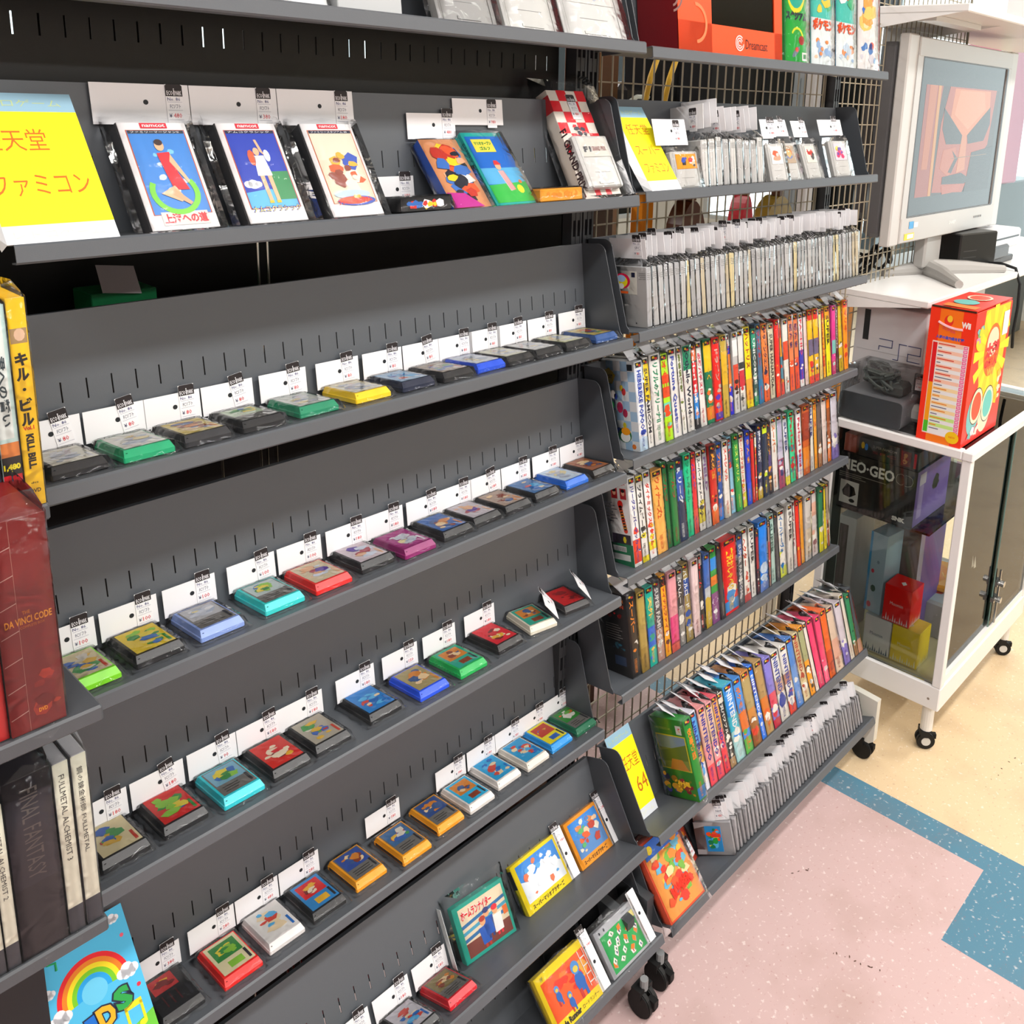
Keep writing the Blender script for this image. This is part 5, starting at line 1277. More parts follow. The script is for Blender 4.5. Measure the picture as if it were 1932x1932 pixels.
# ---------------------------------------------------------------- top shelf of the second bay: big boxes
o = thing('console_box', 'glossy orange window box with a grey steering wheel inside, on the top shelf', 'box', TM('R0', 1.306, .002, .0006))
w, d, h = .335, .085, .26
b = MB()
oc = '#f04a10'
b.box(0, 0, 0, w, d, .004, oc); b.box(0, d - .002, 0, w, d, h, '#b83008'); b.box(0, 0, 0, .002, d, h, oc); b.box(w - .002, 0, 0, w, d, h, oc); b.box(0, 0, h - .003, w, d, h, oc)
b.box(0, -.001, 0, w, .001, .052, oc); b.box(0, -.001, 0, .098, .001, h, oc); b.box(w - .028, -.001, 0, w, .001, h, oc); b.box(0, -.001, h - .03, w, .001, h, oc)
b.at(face_frame(0, -.0016))
b.text('Dreamcast', .205, .016, .0002, '#40180c', w=.075, h=.017)
for k in range(3):
    b.arc(.185, .025, .0002, .0035 + .0042 * k, .0056 + .0042 * k, .4 * k, .4 * k + 5.4, '#e8dcd8', 20)
b.arc(.05, .05, .0001, .028, .034, -1.5, 1.6, '#f87848', 16); b.rect(.05, .10, .082, .106, .0001, '#f87848')
b.at(FR((-.0006, d, 0), (0, -1, 0), (0, 0, 1))); b.rect(0, 0, d, h, 0, '#7c1a20')
for k in range(2):
    b.arc(d * .9, .085, .0002, .008 + .009 * k, .012 + .009 * k, -1.5, 1.6, '#d8a8a0', 14)
b.obj('carton', o, PRINT)
MB().box(.098, .0012, .052, w - .028, .0018, h - .03, '#fff').obj('window_film', o, GLASS)
b = MB().tube([(.20 + .085 * math.cos(t * .2), .045, .135 + .085 * math.sin(t * .2)) for t in range(0, 32)], .010, 8, '#3c4048')
b.box(.12, .04, .125, .28, .05, .145, '#8c8c98'); b.cyl((.2, .03, .135), (.2, .06, .135), .03, n=18, col='#7c7c88'); b.obj('steering_wheel', o, PLASTIC)
MB().at(T(.285, .03, .05) @ RY(math.radians(8))).cbox(0, 0, 0, .018, .02, .14, .006, '#b8a898').obj('shift_lever', o, PLASTIC)
MB().at(T(.125, .008, .062) @ RZ(.3)).box(0, 0, 0, .036, .03, .032, '#e8ecf0').obj('leaflet', o, CARD)
def big_box(x, w, h, d, side, lab, fn, v=.004, group='tall boxes on the top shelf'):
    o = thing('game_box', lab, 'box', TM('R0', x, v, .0006), group)
    b = MB().cbox(0, 0, 0, w, d, h, .001, side).at(face_frame(0, -.0003))
    fn(b, w, h)
    b.obj('printed_box', o, PRINT)
    bag_over(o, w + .002, d, h, int(x * 1000), top=.004).matrix_basis = T(-.001, -.001, 0)
def g1(b, w, h):
    b.rect(0, 0, w, h, 0, '#18a038'); b.disc(w * .45, h * .62, .0001, w * .4, h * .2, '#f0d820', 18); b.disc(w * .45, h * .64, .0002, w * .37, h * .18, '#10a890', 18); b.text('スタジアム', w * .02, h * .36, .0004, '#1c1c38', w=w * .9, h=h * .075, bold=.08)
    b.arc(w * .5, h * .2, .0002, w * .22, w * .27, .2, 2.6, '#d8e020', 14); b.disc(w * .68, h * .2, .0003, w * .12, h * .04, '#a01c1c', 10); b.disc(w * .45, h * .1, .0003, w * .2, h * .025, '#708090', 10, rot=.6); b.disc(w * .48, h * .12, .0004, w * .07, h * .022, '#e83020', 8); b.rect(w * .7, h * .03, w * .92, h * .10, .0003, '#f0ece4'); b.rect(w * .75, h * .045, w * .87, h * .085, .0004, '#2c8c4c')
def g2(seed, words):
    def f(b, w, h):
        b.rect(0, 0, w, h, 0, '#e4ecec'); b.rect(0, h * .40, w, h, .0001, '#48c0b0'); b.art(0, h * .42, w, h * .98, .0002, ('#2c78d8', '#e86030', '#38b078', '#f0d040', '#48b8d0', '#e8f0f0'), random.Random(seed), 26, .3)
        b.text(words, w * .05, h * .30, .0016, '#e8501c', w=w * .9, h=h * .10, bold=.06); b.art(w * .05, h * .03, w * .95, h * .27, .0003, ('#c0d0e0', '#e88840', '#90b0d8', '#d8d8e0', '#e8c8a8'), random.Random(seed + 1), 12, .3)
    return f
def g3(b, w, h):
    b.rect(0, 0, w, h, 0, '#eae6e4'); b.art(0, h * .3, w, h * .98, .0001, ('#f0d070', '#f0a850', '#2c70d0', '#e86058', '#f0e0b0'), random.Random(33), 20, .35); b.art(w * .05, h * .03, w * .9, h * .3, .0003, ('#e86040', '#5080c0', '#d8d4dc', '#283c80'), random.Random(34), 9, .3)
    b.rect(w * .97, 0, w, h, .0012, '#e8342c')
big_box(1.658, .092, .23, .08, '#14983a', 'green tall box with dark katakana and a controller picture', g1)
big_box(1.760, .098, .24, .08, '#48b8b0', 'white and teal tall box with orange title, beside the green one', g2(40, 'ポケモン'))
big_box(1.866, .092, .24, .08, '#3c98c8', 'white and teal tall box with orange title, second of the pair', g2(45, 'ポケモン'))
big_box(1.966, .104, .24, .08, '#e8e0d8', 'pale tall box with yellow figure and red edge at the shelf end', g3)

# ---------------------------------------------------------------- glass showcase on casters
SX0, SX1, SY0, SY1 = 2.205, 2.885, .705, 1.090
WH = '#eceae8'
o = thing('glass_showcase', 'white framed glass showcase on slim legs with casters, full of boxed goods', 'showcase', T(0, 0, 0))
b = MB()
b.cbox(SX0, SY0, .137, SX1, SY1, .205, .003, WH)
b.box(SX0 + .02, SY0 + .02, .205, SX1 - .02, SY1 - .02, .212, '#e8d8a8')
b.at(FR((SX0 - .0004, SY0 + .028, .166), (0, -1, 0), (0, 0, 1))).disc(0, 0, 0, .0035, col='#8a7a6c', n=12)
b.obj('base_box', o, PLASTIC)
b = MB(); t = .024
for x in (SX0, SX1 - t):
    for y in (SY0, SY1 - t):
        b.cbox(x, y, .205, x + t, y + t, .832, .002, WH)
b.cbox(SX0 - .004, SY0 - .004, .832, SX1, SY0 + .024, .856, .003, WH); b.cbox(SX0 - .004, SY1 - .024, .832, SX1, SY1, .856, .003, WH)
b.cbox(SX0 - .004, SY0 + .024, .832, SX0 + .022, SY1 - .024, .856, .003, WH); b.cbox(SX1 - .026, SY0 + .024, .832, SX1, SY1 - .024, .856, .003, WH)
b.box(SX0 + t, SY0 + .004, .205, SX1 - t, SY0 + .02, .226, WH)
b.obj('corner_frame', o, PLASTIC)
MB().box(SX0 + .022, SY0 + .024, .846, SX1 - .026, SY1 - .024, .854, '#fff').obj('glass_top', o, GLASS)
MB().box(SX0 + .008, SY0 + t, .206, SX0 + .011, SY1 - t, .832, '#fff').obj('glass_side', o, GLASS)
MB().box(SX0 + t, SY1 - .012, .206, SX1 - t, SY1 - .009, .832, '#fff').obj('glass_side', o, GLASS)
MB().box(SX0 + .03, SY0 + .09, .594, SX1 - .03, SY1 - .03, .600, '#fff').obj('glass_shelf', o, GLASS)
for k, (x0, x1, y) in enumerate(((SX0 + t, 2.600, SY0 + .015), (2.565, SX1 - t, SY0 + .007))):
    g_ = MB().box(x0, y, .226, x1, y + .003, .832, '#fff').obj('sliding_glass_door', o, GLASS)
    e = x1 if k == 0 else x0
    MB().box(e - .0012, y, .226, e + .0012, y + .003, .832, '#6c8c84').obj('ground_edge', g_, PLASTIC)
b = MB()
for (x, z) in ((2.59, .36), (2.578, .315)):
    b.cyl((x - .004, SY0 + .004, z), (x - .004, SY0 - .014, z), .009, n=12, col='#b8b8b6'); b.box(x - .022, SY0 + .0, z - .007, x + .014, SY0 + .010, z + .007, '#a8a8a6')
b.box(2.583, SY0 - .002, .235, 2.590, SY0 + .003, .40, '#9c9c9a')
b.obj('lock', o, CHROME)
for x in (SX0 + .035, SX1 - .042):
    for y in (SY0 + .035, SY1 - .035):
        l = MB().cyl((x, y, .055), (x, y, .138), .016, n=16, col='#e4e2de').obj('leg', o, PLASTIC)
        caster(l, x, y, .024, True, True, math.radians(35))

def onx(x, y0, z0, deg=0):
    return T(x, y0, z0) @ RZ(math.radians(deg))
# goods inside the showcase; local -x side looks at the viewer
def end_face(b, d, h, w=0.0):
    """printing on the narrow end that looks along -x: x runs towards the viewer"""
    return b.at(FR((-.0004, d, 0), (0, -1, 0), (0, 0, 1)))
o = thing('console_box', 'black console carton with large white serif lettering on the glass shelf', 'box', onx(2.232, .842, .6006))
d, h, w = .215, .156, .225
b = MB().cbox(0, 0, 0, w, d, h, .001, '#161417')
b.at(FR((0, -.0004, 0), (1, 0, 0), (0, 0, 1))); b.rect(.001, .001, w - .001, h - .001, 0, '#7660a8'); b.rect(.02, .02, .05, h * .9, .0001, '#9c8cc0'); b.rect(.02, h * .72, .06, h * .92, .0002, '#c0b8c8'); b.art(.10, .06, .16, .13, .0002, ('#201820', '#2c3428', '#584870'), random.Random(3), 5, .5)
end_face(b, d, h)
b.rect(0, 0, d, h, 0, '#171518')
for k in range(5):
    b.rect(d * (.35 + .1 * k), h * .02, d * (.40 + .1 * k), h * .55, .0001, ('#241c1c', '#1c2024', '#28201c')[k % 3])
b.text('NEO·GEO', d * .02, h * .70, .0003, '#f0ede6', w=d * .70, h=h * .20, bold=.03); b.text('CD', d * .735, h * .70, .0003, '#8c9088', w=d * .225, h=h * .20, bold=.0); b.text('CD', d * .742, h * .709, .0004, '#171518', w=d * .21, h=h * .182, bold=-.012)
for k in range(3):
    b.rect(d * .0, h * (.63 - .035 * k), d * (.62, .30, .36)[k], h * (.642 - .035 * k), .0003, '#8c8880')
b.rect(d * .03, h * .08, d * .28, h * .50, .0003, '#e4e0da'); b.poly([(d * .06, h * .3), (d * .12, h * .45), (d * .22, h * .4), (d * .25, h * .28), (d * .17, h * .2), (d * .08, h * .22)], .0004, '#101010'); b.disc(d * .2, h * .15, .0004, d * .04, h * .035, '#181818', 10)
b.text('SNK', d * .74, h * .05, .0003, '#f0ede8', w=d * .17, h=h * .08, bold=.07)
b.obj('printed_box', o, PRINT)
o = thing('console_box', 'dark narrow carton with red and gold print lying over the black console carton', 'box', onx(2.236, .846, .7574))
d, h, w = .165, .050, .20
b = end_face(MB().cbox(0, 0, 0, w, d, h, .001, '#24242a'), d, h)
b.rect(0, 0, d, h, 0, '#1c1a1e'); b.rect(d * .02, h * .2, d * .2, h * .9, .0001, '#10141c'); b.disc(d * .07, h * .6, .0002, d * .03, h * .2, '#e0b020', 8); b.disc(d * .13, h * .55, .0002, d * .03, h * .2, '#2c78c8', 8); b.text('SUPER FAMICOM', d * .24, h * .6, .0002, '#a89c94', w=d * .4, h=h * .14); b.text('SFC', d * .24, h * .3, .0002, '#8c2c34', w=d * .4, h=h * .14)
b.rect(d * .72, h * .1, d * .88, h * .9, .0002, '#6c2428'); b.art(d * .73, h * .12, d * .87, h * .88, .0003, ('#a83c30', '#c08850', '#8c2024'), random.Random(2), 6, .4); b.rect(d * .93, h * .1, d * .97, h * .9, .0002, '#c82838')
b.obj('printed_box', o, PRINT)
o = thing('game_box', 'red and grey box deep in the showcase beside the narrow dark carton', 'box', onx(2.24, 1.020, .7574))
MB().cbox(0, 0, 0, .08, .035, .05, .001, '#a85040').obj('printed_box', o, PRINT)
def moomin(x, y, z, col, ink, dot, lab, name='Moomin'):
    s, h = .076, .1055
    o = thing('gift_box', lab, 'gift box', onx(x, y, z, 0), 'cube gift boxes in the showcase')
    b = MB().cbox(0, 0, 0, s, s, h, .0012, col)
    b.at(FR((0, 0, h + .0002), (1, 0, 0), (0, 1, 0))).poly([(s * .25, s * .45), (s * .42, s * .6), (s * .55, s * .5), (s * .4, s * .38)], 0, dot)
    b.at(FR((0, -.0004, 0), (1, 0, 0), (0, 0, 1)))
    for k in range(9):
        b.poly([(s * (.05 + .1 * k), h * .02), (s * (.13 + .1 * k), h * .02), (s * (.09 + .1 * k), h * (.12 + .06 * ((k * 7) % 3)))], 0, ink)
    end_face(b, s, h)
    b.text(name, s * .24, h * .48, 0, ink, w=s * .48, h=h * .09)
    for k in range(11):
        b.poly([(s * (.03 + .085 * k), h * .03), (s * (.10 + .085 * k), h * .03), (s * (.065 + .085 * k), h * (.10 + .07 * ((k * 5) % 3)))], 0, ink)
    b.obj('printed_box', o, PRINT)
    return o
moomin(2.232, .784, .2126, '#f4d400', '#f0eac0', '#f0e8c0', 'yellow cube gift box with pale trees at the bottom, under the red one')
moomin(2.232, .863, .2126, '#e4e2e0', '#3c5870', '#c8c8c8', 'white cube gift box with dark trees at the bottom')
moomin(2.234, .818, .3190, '#f01008', '#f0d8d4', '#f4ece8', 'red cube gift box with white trees, stacked on the yellow one')
o = thing('gift_box', 'white slanted carton with a dark recess, below the black console carton', 'box', onx(2.25, 1.0, .2126))
b = MB().cbox(0, 0, 0, .12, .05, .355, .001, '#b8bab8'); end_face(b, .05, .355).rect(.002, .01, .028, .33, 0, '#343430'); b.obj('printed_box', o, PRINT)
o = thing('gift_box', 'pale blue tall box with red and green flower print standing in the showcase', 'box', onx(2.243, .905, .3190, -8))
b = MB().cbox(0, 0, 0, .12, .050, .232, .001, '#9cb4c4'); end_face(b, .05, .232); b.rect(0, 0, .05, .232, 0, '#a4bac8'); b.rect(0, 0, .007, .232, .0001, '#3c94c8')
for (x, y, c, r) in ((.016, .12, '#c83848', .005), (.022, .07, '#3c5848', .008), (.014, .02, '#c83848', .007), (.03, .15, '#788c98', .004)):
    b.disc(x, y, .0002, r, r * 1.3, c, 7)
b.obj('printed_box', o, PRINT)
o = thing('console_box', 'grey brown carton with purple side standing behind the gift boxes', 'box', onx(2.32, .845, .2126))
b = MB().cbox(0, 0, 0, .18, .075, .372, .001, '#5a4c48').at(FR((0, -.0004, 0), (1, 0, 0), (0, 0, 1))); b.rect(.001, .001, .179, .37, 0, '#6c54a0'); b.rect(.0, .02, .03, .36, .0001, '#a8a0b8'); b.obj('printed_box', o, PRINT)
o = thing('flat_carton', 'grey flat carton with white price slips, lying inside the showcase', 'box', onx(2.42, .775, .2126))
b = MB().cbox(0, 0, 0, .30, .22, .10, .001, '#b0aca8'); b.at(T(0, 0, .1003)).rect(.02, .02, .28, .2, 0, '#b8c4cc'); b.art(.03, .03, .27, .19, .0001, ('#c0ccd4', '#e0a860', '#c84838', '#e8e8e8'), random.Random(5), 9, .3); b.at(FR((0, -.0004, 0), (1, 0, 0), (0, 0, 1))).rect(.05, .03, .09, .05, 0, '#f0eee8'); b.obj('printed_box', o, PRINT)
o = thing('price_card', 'white price card with red lines hanging inside the showcase corner', 'card', onx(2.335, .745, .455))
b = MB().box(0, 0, 0, .075, .0006, .115, '#f2efe6').at(FR((0, -.0003, 0), (1, 0, 0), (0, 0, 1)))
for k in range(4):
    b.rect(.008, .095 - .009 * k, (.06, .05, .066, .04)[k], .099 - .009 * k, 0, '#e05848')
b.obj('card_sheet', o, CARD); o.rotation_euler = (0, math.radians(-14), math.radians(-20))
o = thing('orange_packet', 'orange plastic packet on the flat carton in the showcase', 'packet', onx(2.50, .80, .3135, 12))
b = MB().cbox(0, 0, 0, .17, .12, .022, .006, '#f0a030'); b.at(T(0, 0, .0225)).art(.01, .01, .16, .11, 0, ('#f4b850', '#e88828', '#f4c870'), random.Random(3), 8, .4); b.obj('packet', o, PRINT)

# ---------------------------------------------------------------- on top of the showcase
o = thing('game_box', 'tall red box with long white song list and drum pictures on the showcase corner', 'game box', onx(2.211, .7395, .8565))
w, d, h = .250, .112, .345
b = MB().cbox(0, 0, 0, w, d, h * .985, .001, '#f02c10')
b.at(T(0, 0, h) @ RX(math.radians(-1.5))).box(0, .001, -.002, w, d, .0005, '#e8301c'); b.at(T(0, 0, h + .001)).disc(.09, .06, 0, .035, .03, '#68b8b0', 14); b.disc(.17, .055, .0001, .04, .03, '#f0d8b8', 14); b.disc(.17, .055, .0002, .033, .024, '#e84828', 14); b.rect(.01, .01, .05, .09, .0001, '#f08030')
b.at(T(0, 0, h * .985) @ RY(0)).box(-.001, .002, 0, .004, d - .002, .004, '#3c2418')
b.at(FR((0, -.0004, 0), (1, 0, 0), (0, 0, 1)))      # picture side
b.rect(0, 0, w, h * .98, 0, '#f02818')
b.poly([(w * .25, h * .98), (w * .95, h * .98), (w * .88, h * .2), (w * .35, h * .3), (w * .2, h * .6)], .0001, '#f8c818')
for k in range(12):
    t = k * .524
    b.poly([(w * .55, h * .66), (w * .55 + w * .5 * math.cos(t - .12), h * .66 + h * .34 * math.sin(t - .12)), (w * .55 + w * .5 * math.cos(t + .12), h * .66 + h * .34 * math.sin(t + .12))], .00015, '#f8e020')
b.disc(w * .55, h * .66, .0003, w * .22, h * .2, '#f06818', 20); b.disc(w * .55, h * .72, .0004, w * .16, h * .11, '#f0d8b8', 18)
b.text('太鼓', w * .36, h * .60, .0006, '#e02030', w=w * .4, h=h * .12, bold=.08); b.text('の達人', w * .38, h * .53, .0006, '#e02030', w=w * .36, h=h * .07, bold=.06); b.text('Wii', w * .48, h * .46, .0006, '#f0b040', w=w * .2, h=h * .06, bold=.05)
for (x, y, c) in ((.30, .27, '#e84018'), (.62, .24, '#58c0b8')):      # two plain drums
    b.disc(w * (x - .06), h * (y - .06), .0005, w * .17, h * .15, '#68b8b8' if c[1] == 'e' else '#f0d8b8', 18); b.disc(w * x, h * y, .0007, w * .17, h * .14, '#2c2020', 22); b.disc(w * x, h * y, .0008, w * .16, h * .132, '#f4e4c0', 22); b.disc(w * x, h * y, .0009, w * .125, h * .105, c, 22)
b.art(w * .02, h * .62, w * .3, h * .95, .0006, ('#c888a8', '#68b070', '#e84838', '#f0d020', '#78b8c0'), random.Random(6), 12, .35); b.art(w * .05, h * .02, w * .5, h * .14, .001, ('#f0e0d0', '#c83868', '#e8e0e8', '#58a8a0'), random.Random(7), 10, .45); b.art(w * .8, h * .2, w * .98, h * .5, .0006, ('#f0dcb8', '#e8b838', '#e0d8c8'), random.Random(8), 8, .4); b.rect(w * .78, h * .74, w * .94, h * .92, .0012, '#e8e8ea')
end_face(b, d, h)
b.rect(0, 0, d, h * .98, 0, '#f43214'); b.rect(d * .22, h * .70, d * .72, h * .98, .0001, '#f87414'); b.rect(d * .22, 0, d * .76, h * .06, .0001, '#f87c18')
b.disc(d * .42, h * .90, .0002, d * .10, h * .04, '#e83020', 14); b.disc(d * .44, h * .915, .0003, d * .06, h * .025, '#f8c830', 12)
b.tube([(d * (.2 + .09 * k), h * (.885 - .0145 * k + .0028 * k * k * .55), .0003) for k in range(7)], .0035, 5, '#f8c0c8'); b.text('SUPER', d * .3, h * .838, .0012, '#e84868', w=d * .3, h=h * .018, rot=-.25)
b.text('Wii', d * .70, h * .865, .0003, '#f8f0ec', w=d * .2, h=h * .045, bold=.05)
b.text('人気の曲70曲を収録', d * .18, h * .765, .0003, '#2450c0', w=d * .62, h=h * .026, bold=.05)
b.rect(d * .12, h * .055, d * .92, h * .745, .0002, '#f8d0c0'); b.rect(d * .13, h * .06, d * .91, h * .74, .0003, '#f0eeee')
b.rect(d * .135, h * .44, d * .235, h * .735, .0004, '#e01820'); b.rect(d * .135, h * .15, d * .235, h * .44, .0004, '#f8a010'); b.rect(d * .135, h * .065, d * .235, h * .15, .0004, '#50c028')
g = random.Random(15)
for k in range(24):
    y0 = h * (.715 - .0272 * k)
    c = '#f8c8b0' if k < 11 else ('#f8dca8' if k < 20 else '#c8ec88')
    if k % 2 == 0:
        b.rect(d * .245, y0, d * .80, y0 + h * .0265, .0004, c)
    b.rect(d * .26, y0 + h * .009, d * (.34 + .3 * g.random()), y0 + h * .017, .0005, '#d84838' if (k % 2 == 0 and k < 11) else ('#e88828' if k % 2 == 0 else '#7c7c88'))
    b.rect(d * .81, y0 + h * .002, d * .90, y0 + h * .024, .0005, '#f04890'); b.rect(d * .825, y0 + h * .008, d * .885, y0 + h * .019, .0006, '#f8b8d0')
b.disc(d * .80, h * .065, .0008, d * .15, h * .045, '#f8c810', 20); b.text('NEW', d * .73, h * .06, .001, '#e84818', w=d * .14, h=h * .014)
b.obj('printed_box', o, PRINT)
# white console carton under the monitor shelf
o = thing('console_box', 'large white carton with thin blue line lettering under the monitor shelf', 'box', onx(2.42, .93, .8565))
w, d, h = .40, .16, .30
b = MB().cbox(0, 0, 0, w, d, h, .002, '#c9c7c8')
end_face(b, d, h); b.box(d * .32, h * .55, .0002, d * .40, h * .9, .0006, '#28302c')
b.obj('printed_box', o, PRINT)
# its lettered end is wide: a second white carton stands in front
o = thing('console_box', 'white carton end with blue outline characters beside the red song list box', 'box', onx(2.36, .915, .8565))
w, d, h = .05, .20, .285
b = MB().cbox(0, 0, 0, w, d, h, .002, '#d4d2d4'); end_face(b, d, h)
def stroke(pts, wd=.0022):
    for (xa, ya), (xb, yb) in zip(pts, pts[1:]):
        b.box(min(xa, xb) - wd / 2, min(ya, yb) - wd / 2, .0001, max(xa, xb) + wd / 2, max(ya, yb) + wd / 2, .0004, '#4c5480')
stroke([(.075, .195), (.112, .195), (.112, .175), (.075, .175), (.075, .165)]); stroke([(.118, .145), (.132, .145), (.132, .19), (.152, .19)]); stroke([(.158, .19), (.192, .19), (.192, .168), (.158, .168), (.158, .148), (.192, .148)])
b.rect(.025, .185, .042, .27, .0003, '#22282a'); b.rect(.01, .158, .19, .159, .0002, '#b0aeb0')
b.obj('printed_box', o, PRINT)
# grey game console in a bag with its controller and cables
o = thing('game_console', 'dark grey bagged console with rounded front and cables piled on top', 'game console', onx(2.222, .898, .8565))
w, d, h = .19, .175, .073
b = MB()
pts = []
for (cx, cz, a0) in ((d - .012, .012, -90), (d - .012, h - .012, 0), (.012, h - .012, 90), (.012, .012, 180)):
    for k in range(5):
        t = math.radians(a0 + 22.5 * k); pts.append((cx + .012 * math.cos(t), cz + .012 * math.sin(t)))
b.prism(pts, 0, w, '#74767a', axis='x')
b.prism([(y * .99 + .001, z * .98 + .001) for y, z in pts], -.0015, 0, '#3e4448', axis='x')
b.obj('console_shell', o, PLASTIC)
b = MB(); g = random.Random(8)
for k in range(5):
    p = []
    ph = g.random() * 6
    for i in range(22):
        t = ph + i * .6
        p.append((.07 + .045 * math.cos(t) + g.uniform(-.008, .008), .095 + .05 * math.sin(t * 1.1) + g.uniform(-.008, .008), h + .012 + .05 * abs(math.sin(i * .29 + k)) + g.uniform(-.004, .004)))
    b.tube(p, .0042, 6, '#4a504c')
b.cbox(.03, .02, h + .001, .10, .075, h + .035, .008, '#3c403e'); b.cbox(.10, .10, h + .001, .16, .15, h + .06, .01, '#464a48')
b.obj('cable_bundle', o, RUBBER)
b = MB()
b.cbox(.06, -.055, .010, .10, .02, .055, .012, '#c4c8c4')
b.obj('wrapped_plug', o, PLASTIC)
link('clear_bag', pillow_mesh(w, d + .03, .14, 55, .012, .012), o, T(0, -.03, 0))
o = thing('game_controller', 'light grey bagged game controller hanging its grip over the showcase edge', 'game controller', onx(2.235, .835, .8565))
b = MB()
b.tube([(.0, .0, .088), (-.004, -.002, .075), (-.008, -.004, .05), (-.010, -.007, .025), (-.010, -.010, .0045)], [.012, .019, .0175, .0145, .006], 12, '#d8dad6')
b.obj('centre_grip', o, PLASTIC, smooth=True)
b = MB().tube([(.0, -.04, .092), (.0, -.02, .095), (0, 0, .092), (.0, .018, .085)], [.014, .019, .019, .012], 10, '#d0d2ce'); b.obj('controller_body', o, PLASTIC, smooth=True)
b = MB().tube([(.0, -.042, .09), (-.004, -.050, .06), (-.006, -.055, .03)], [.012, .013, .008], 10, '#c0c2c0'); b.obj('side_grip', o, PLASTIC, smooth=True)
MB().cyl((-.012, -.045, .030), (-.020, -.047, .028), .011, n=12, col='#5c5c5e').obj('thumb_stick', o, PLASTIC)
o = thing('orange_carton', 'small orange carton with two black windows behind the red song list box', 'box', onx(2.31, .845, .8565, 20))
w, d, h = .06, .035, .20
b = MB().cbox(0, 0, 0, w, d, h, .001, '#f45c10'); end_face(b, d, h); b.rect(.006, .145, .03, .18, 0, '#2c2018'); b.rect(.006, .10, .03, .135, 0, '#2c2018'); b.disc(.018, .16, .0002, .008, col='#c8b898', n=10); b.disc(.018, .116, .0002, .008, col='#c8b898', n=10); b.rect(.01, .02, .026, .085, .0001, '#f0c8a8'); b.obj('printed_box', o, PRINT)
o = thing('black_packet', 'black hang packet with price tag between console and small orange carton', 'packet', onx(2.335, .885, .8565, 10))
MB().cbox(0, 0, 0, .004, .035, .13, .001, '#1c1c20').obj('packet', o, PLASTIC); link('price_tag', tag_mesh('N64', '980', '35'), o, Matrix(((0, 1, 0, -.002), (-1, 0, 0, .03), (0, 0, 1, .085), (0, 0, 0, 1))))
o = thing('clear_parcel', 'clear bagged dark cable coil behind the red song list box', 'parcel', onx(2.56, .84, .8565))
b = MB()
for k in range(3):
    b.tube([(.05 + (.03 + .005 * k) * math.cos(t * .45), .03 + .02 * math.sin(t * .45), .02 + .006 * k + .012 * math.sin(t * .9)) for t in range(15)], .004, 6, '#202426')
b.obj('cable_coil', o, RUBBER); link('clear_bag', pillow_mesh(.12, .09, .05, 61, .01, .01), o)

# ---------------------------------------------------------------- white wall rack with the monitor
o = thing('white_rack', 'white wall rack with wide shelves carrying the monitor', 'rack', T(0, 0, 0))
def rack_shelf(x0, y0, y1, z, name):
    b = MB().cbox(x0, y0, z - .020, 3.9, y1, z, .003, '#efedea')
    b.obj(name, o, PLASTIC)
    k = MB().prism([(y0 + .02, z - .020), (y1, z - .020), (y1, z - .075), (y1 - .10, z - .065)], x0, x0 + .004, '#f0eeeb', axis='x')
    k.prism([(y0 + .06, z - .020), (y1, z - .020), (y1, z - .07)], x0 + .40, x0 + .404, '#e8e6e2', axis='x')
    k.box(x0 + .05, y0 + .10, z - .034, x0 + .36, y0 + .15, z - .0205, '#dcdad6')
    k.obj('shelf_bracket', o, PLASTIC)
rack_shelf(2.305, .895, 1.30, 1.186, 'rack_shelf')
rack_shelf(2.338, .895, 1.30, 1.914, 'rack_shelf')
b = MB()
for x in (2.36, 3.85):
    b.box(x, 1.305, 0, x + .04, 1.33, 2.3, '#d8d6d2')
b.obj('rack_upright', o, PLASTIC)
o = thing('flat_screen_monitor', 'silver framed flat monitor on a two footed stand showing an orange image', 'monitor', T(0, 1.05, 1.1866) )
x0, x1, z0, z1 = 2.372, 3.205, .112, .664
b = MB()
sv = '#bdbab6'
b.cbox(x0, .0, z0, x0 + .06, .03, z1, .004, '#c6c3be'); b.cbox(x1 - .06, .0, z0, x1, .03, z1, .004, '#c6c3be')
b.cbox(x0 + .058, -.004, z1 - .055, x1 - .058, .03, z1 - .004, .003, sv); b.cbox(x0 + .058, -.004, z0 + .004, x1 - .058, .03, z0 + .075, .003, sv)
b.box(x0 + .055, -.003, z0 + .07, x0 + .095, .028, z1 - .05, sv); b.box(x1 - .095, -.003, z0 + .07, x1 - .055, .028, z1 - .05, sv)
b.at(FR((0, -.0046, 0), (1, 0, 0), (0, 0, 1))); b.text('SHARP', x0 + .40, z0 + .034, 0, '#f0eeea', w=.05, h=.011, bold=.03)
for k in range(5):
    b.box(x0 + .60 + .014 * k, z0 + .04, 0, x0 + .608 + .014 * k, z0 + .046, .001, '#8c8a88')
b.rect(x0 + .085, z0 + .012, x0 + .15, z0 + .030, .0002, '#f4d018'); b.rect(x0 + .105, z0 + .015, x0 + .145, z0 + .027, .0003, '#f0eef0'); b.rect(x0 + .11, z0 + .042, x0 + .14, z0 + .062, .0002, '#3c98d0'); b.rect(x0 + .142, z0 + .044, x0 + .17, z0 + .058, .0002, '#e0e0e0')
b.obj('bezel', o, PLASTIC)
b = MB(); b.cbox(x0 + .006, .03, z0 + .02, x1 - .006, .085, z1 - .02, .012, '#5c5b5c'); b.cbox(x0 + .05, .085, z0 + .06, x1 - .05, .15, z1 - .09, .02, '#4c4b4c')
b.obj('rear_shell', o, PLASTIC)
sx0, sx1, sz0, sz1 = x0 + .095, x1 - .095, z0 + .075, z1 - .055
SCREEN = bpy.data.materials.new('lit_screen')
SCREEN.use_nodes = True
_p = SCREEN.node_tree.nodes['Principled BSDF']
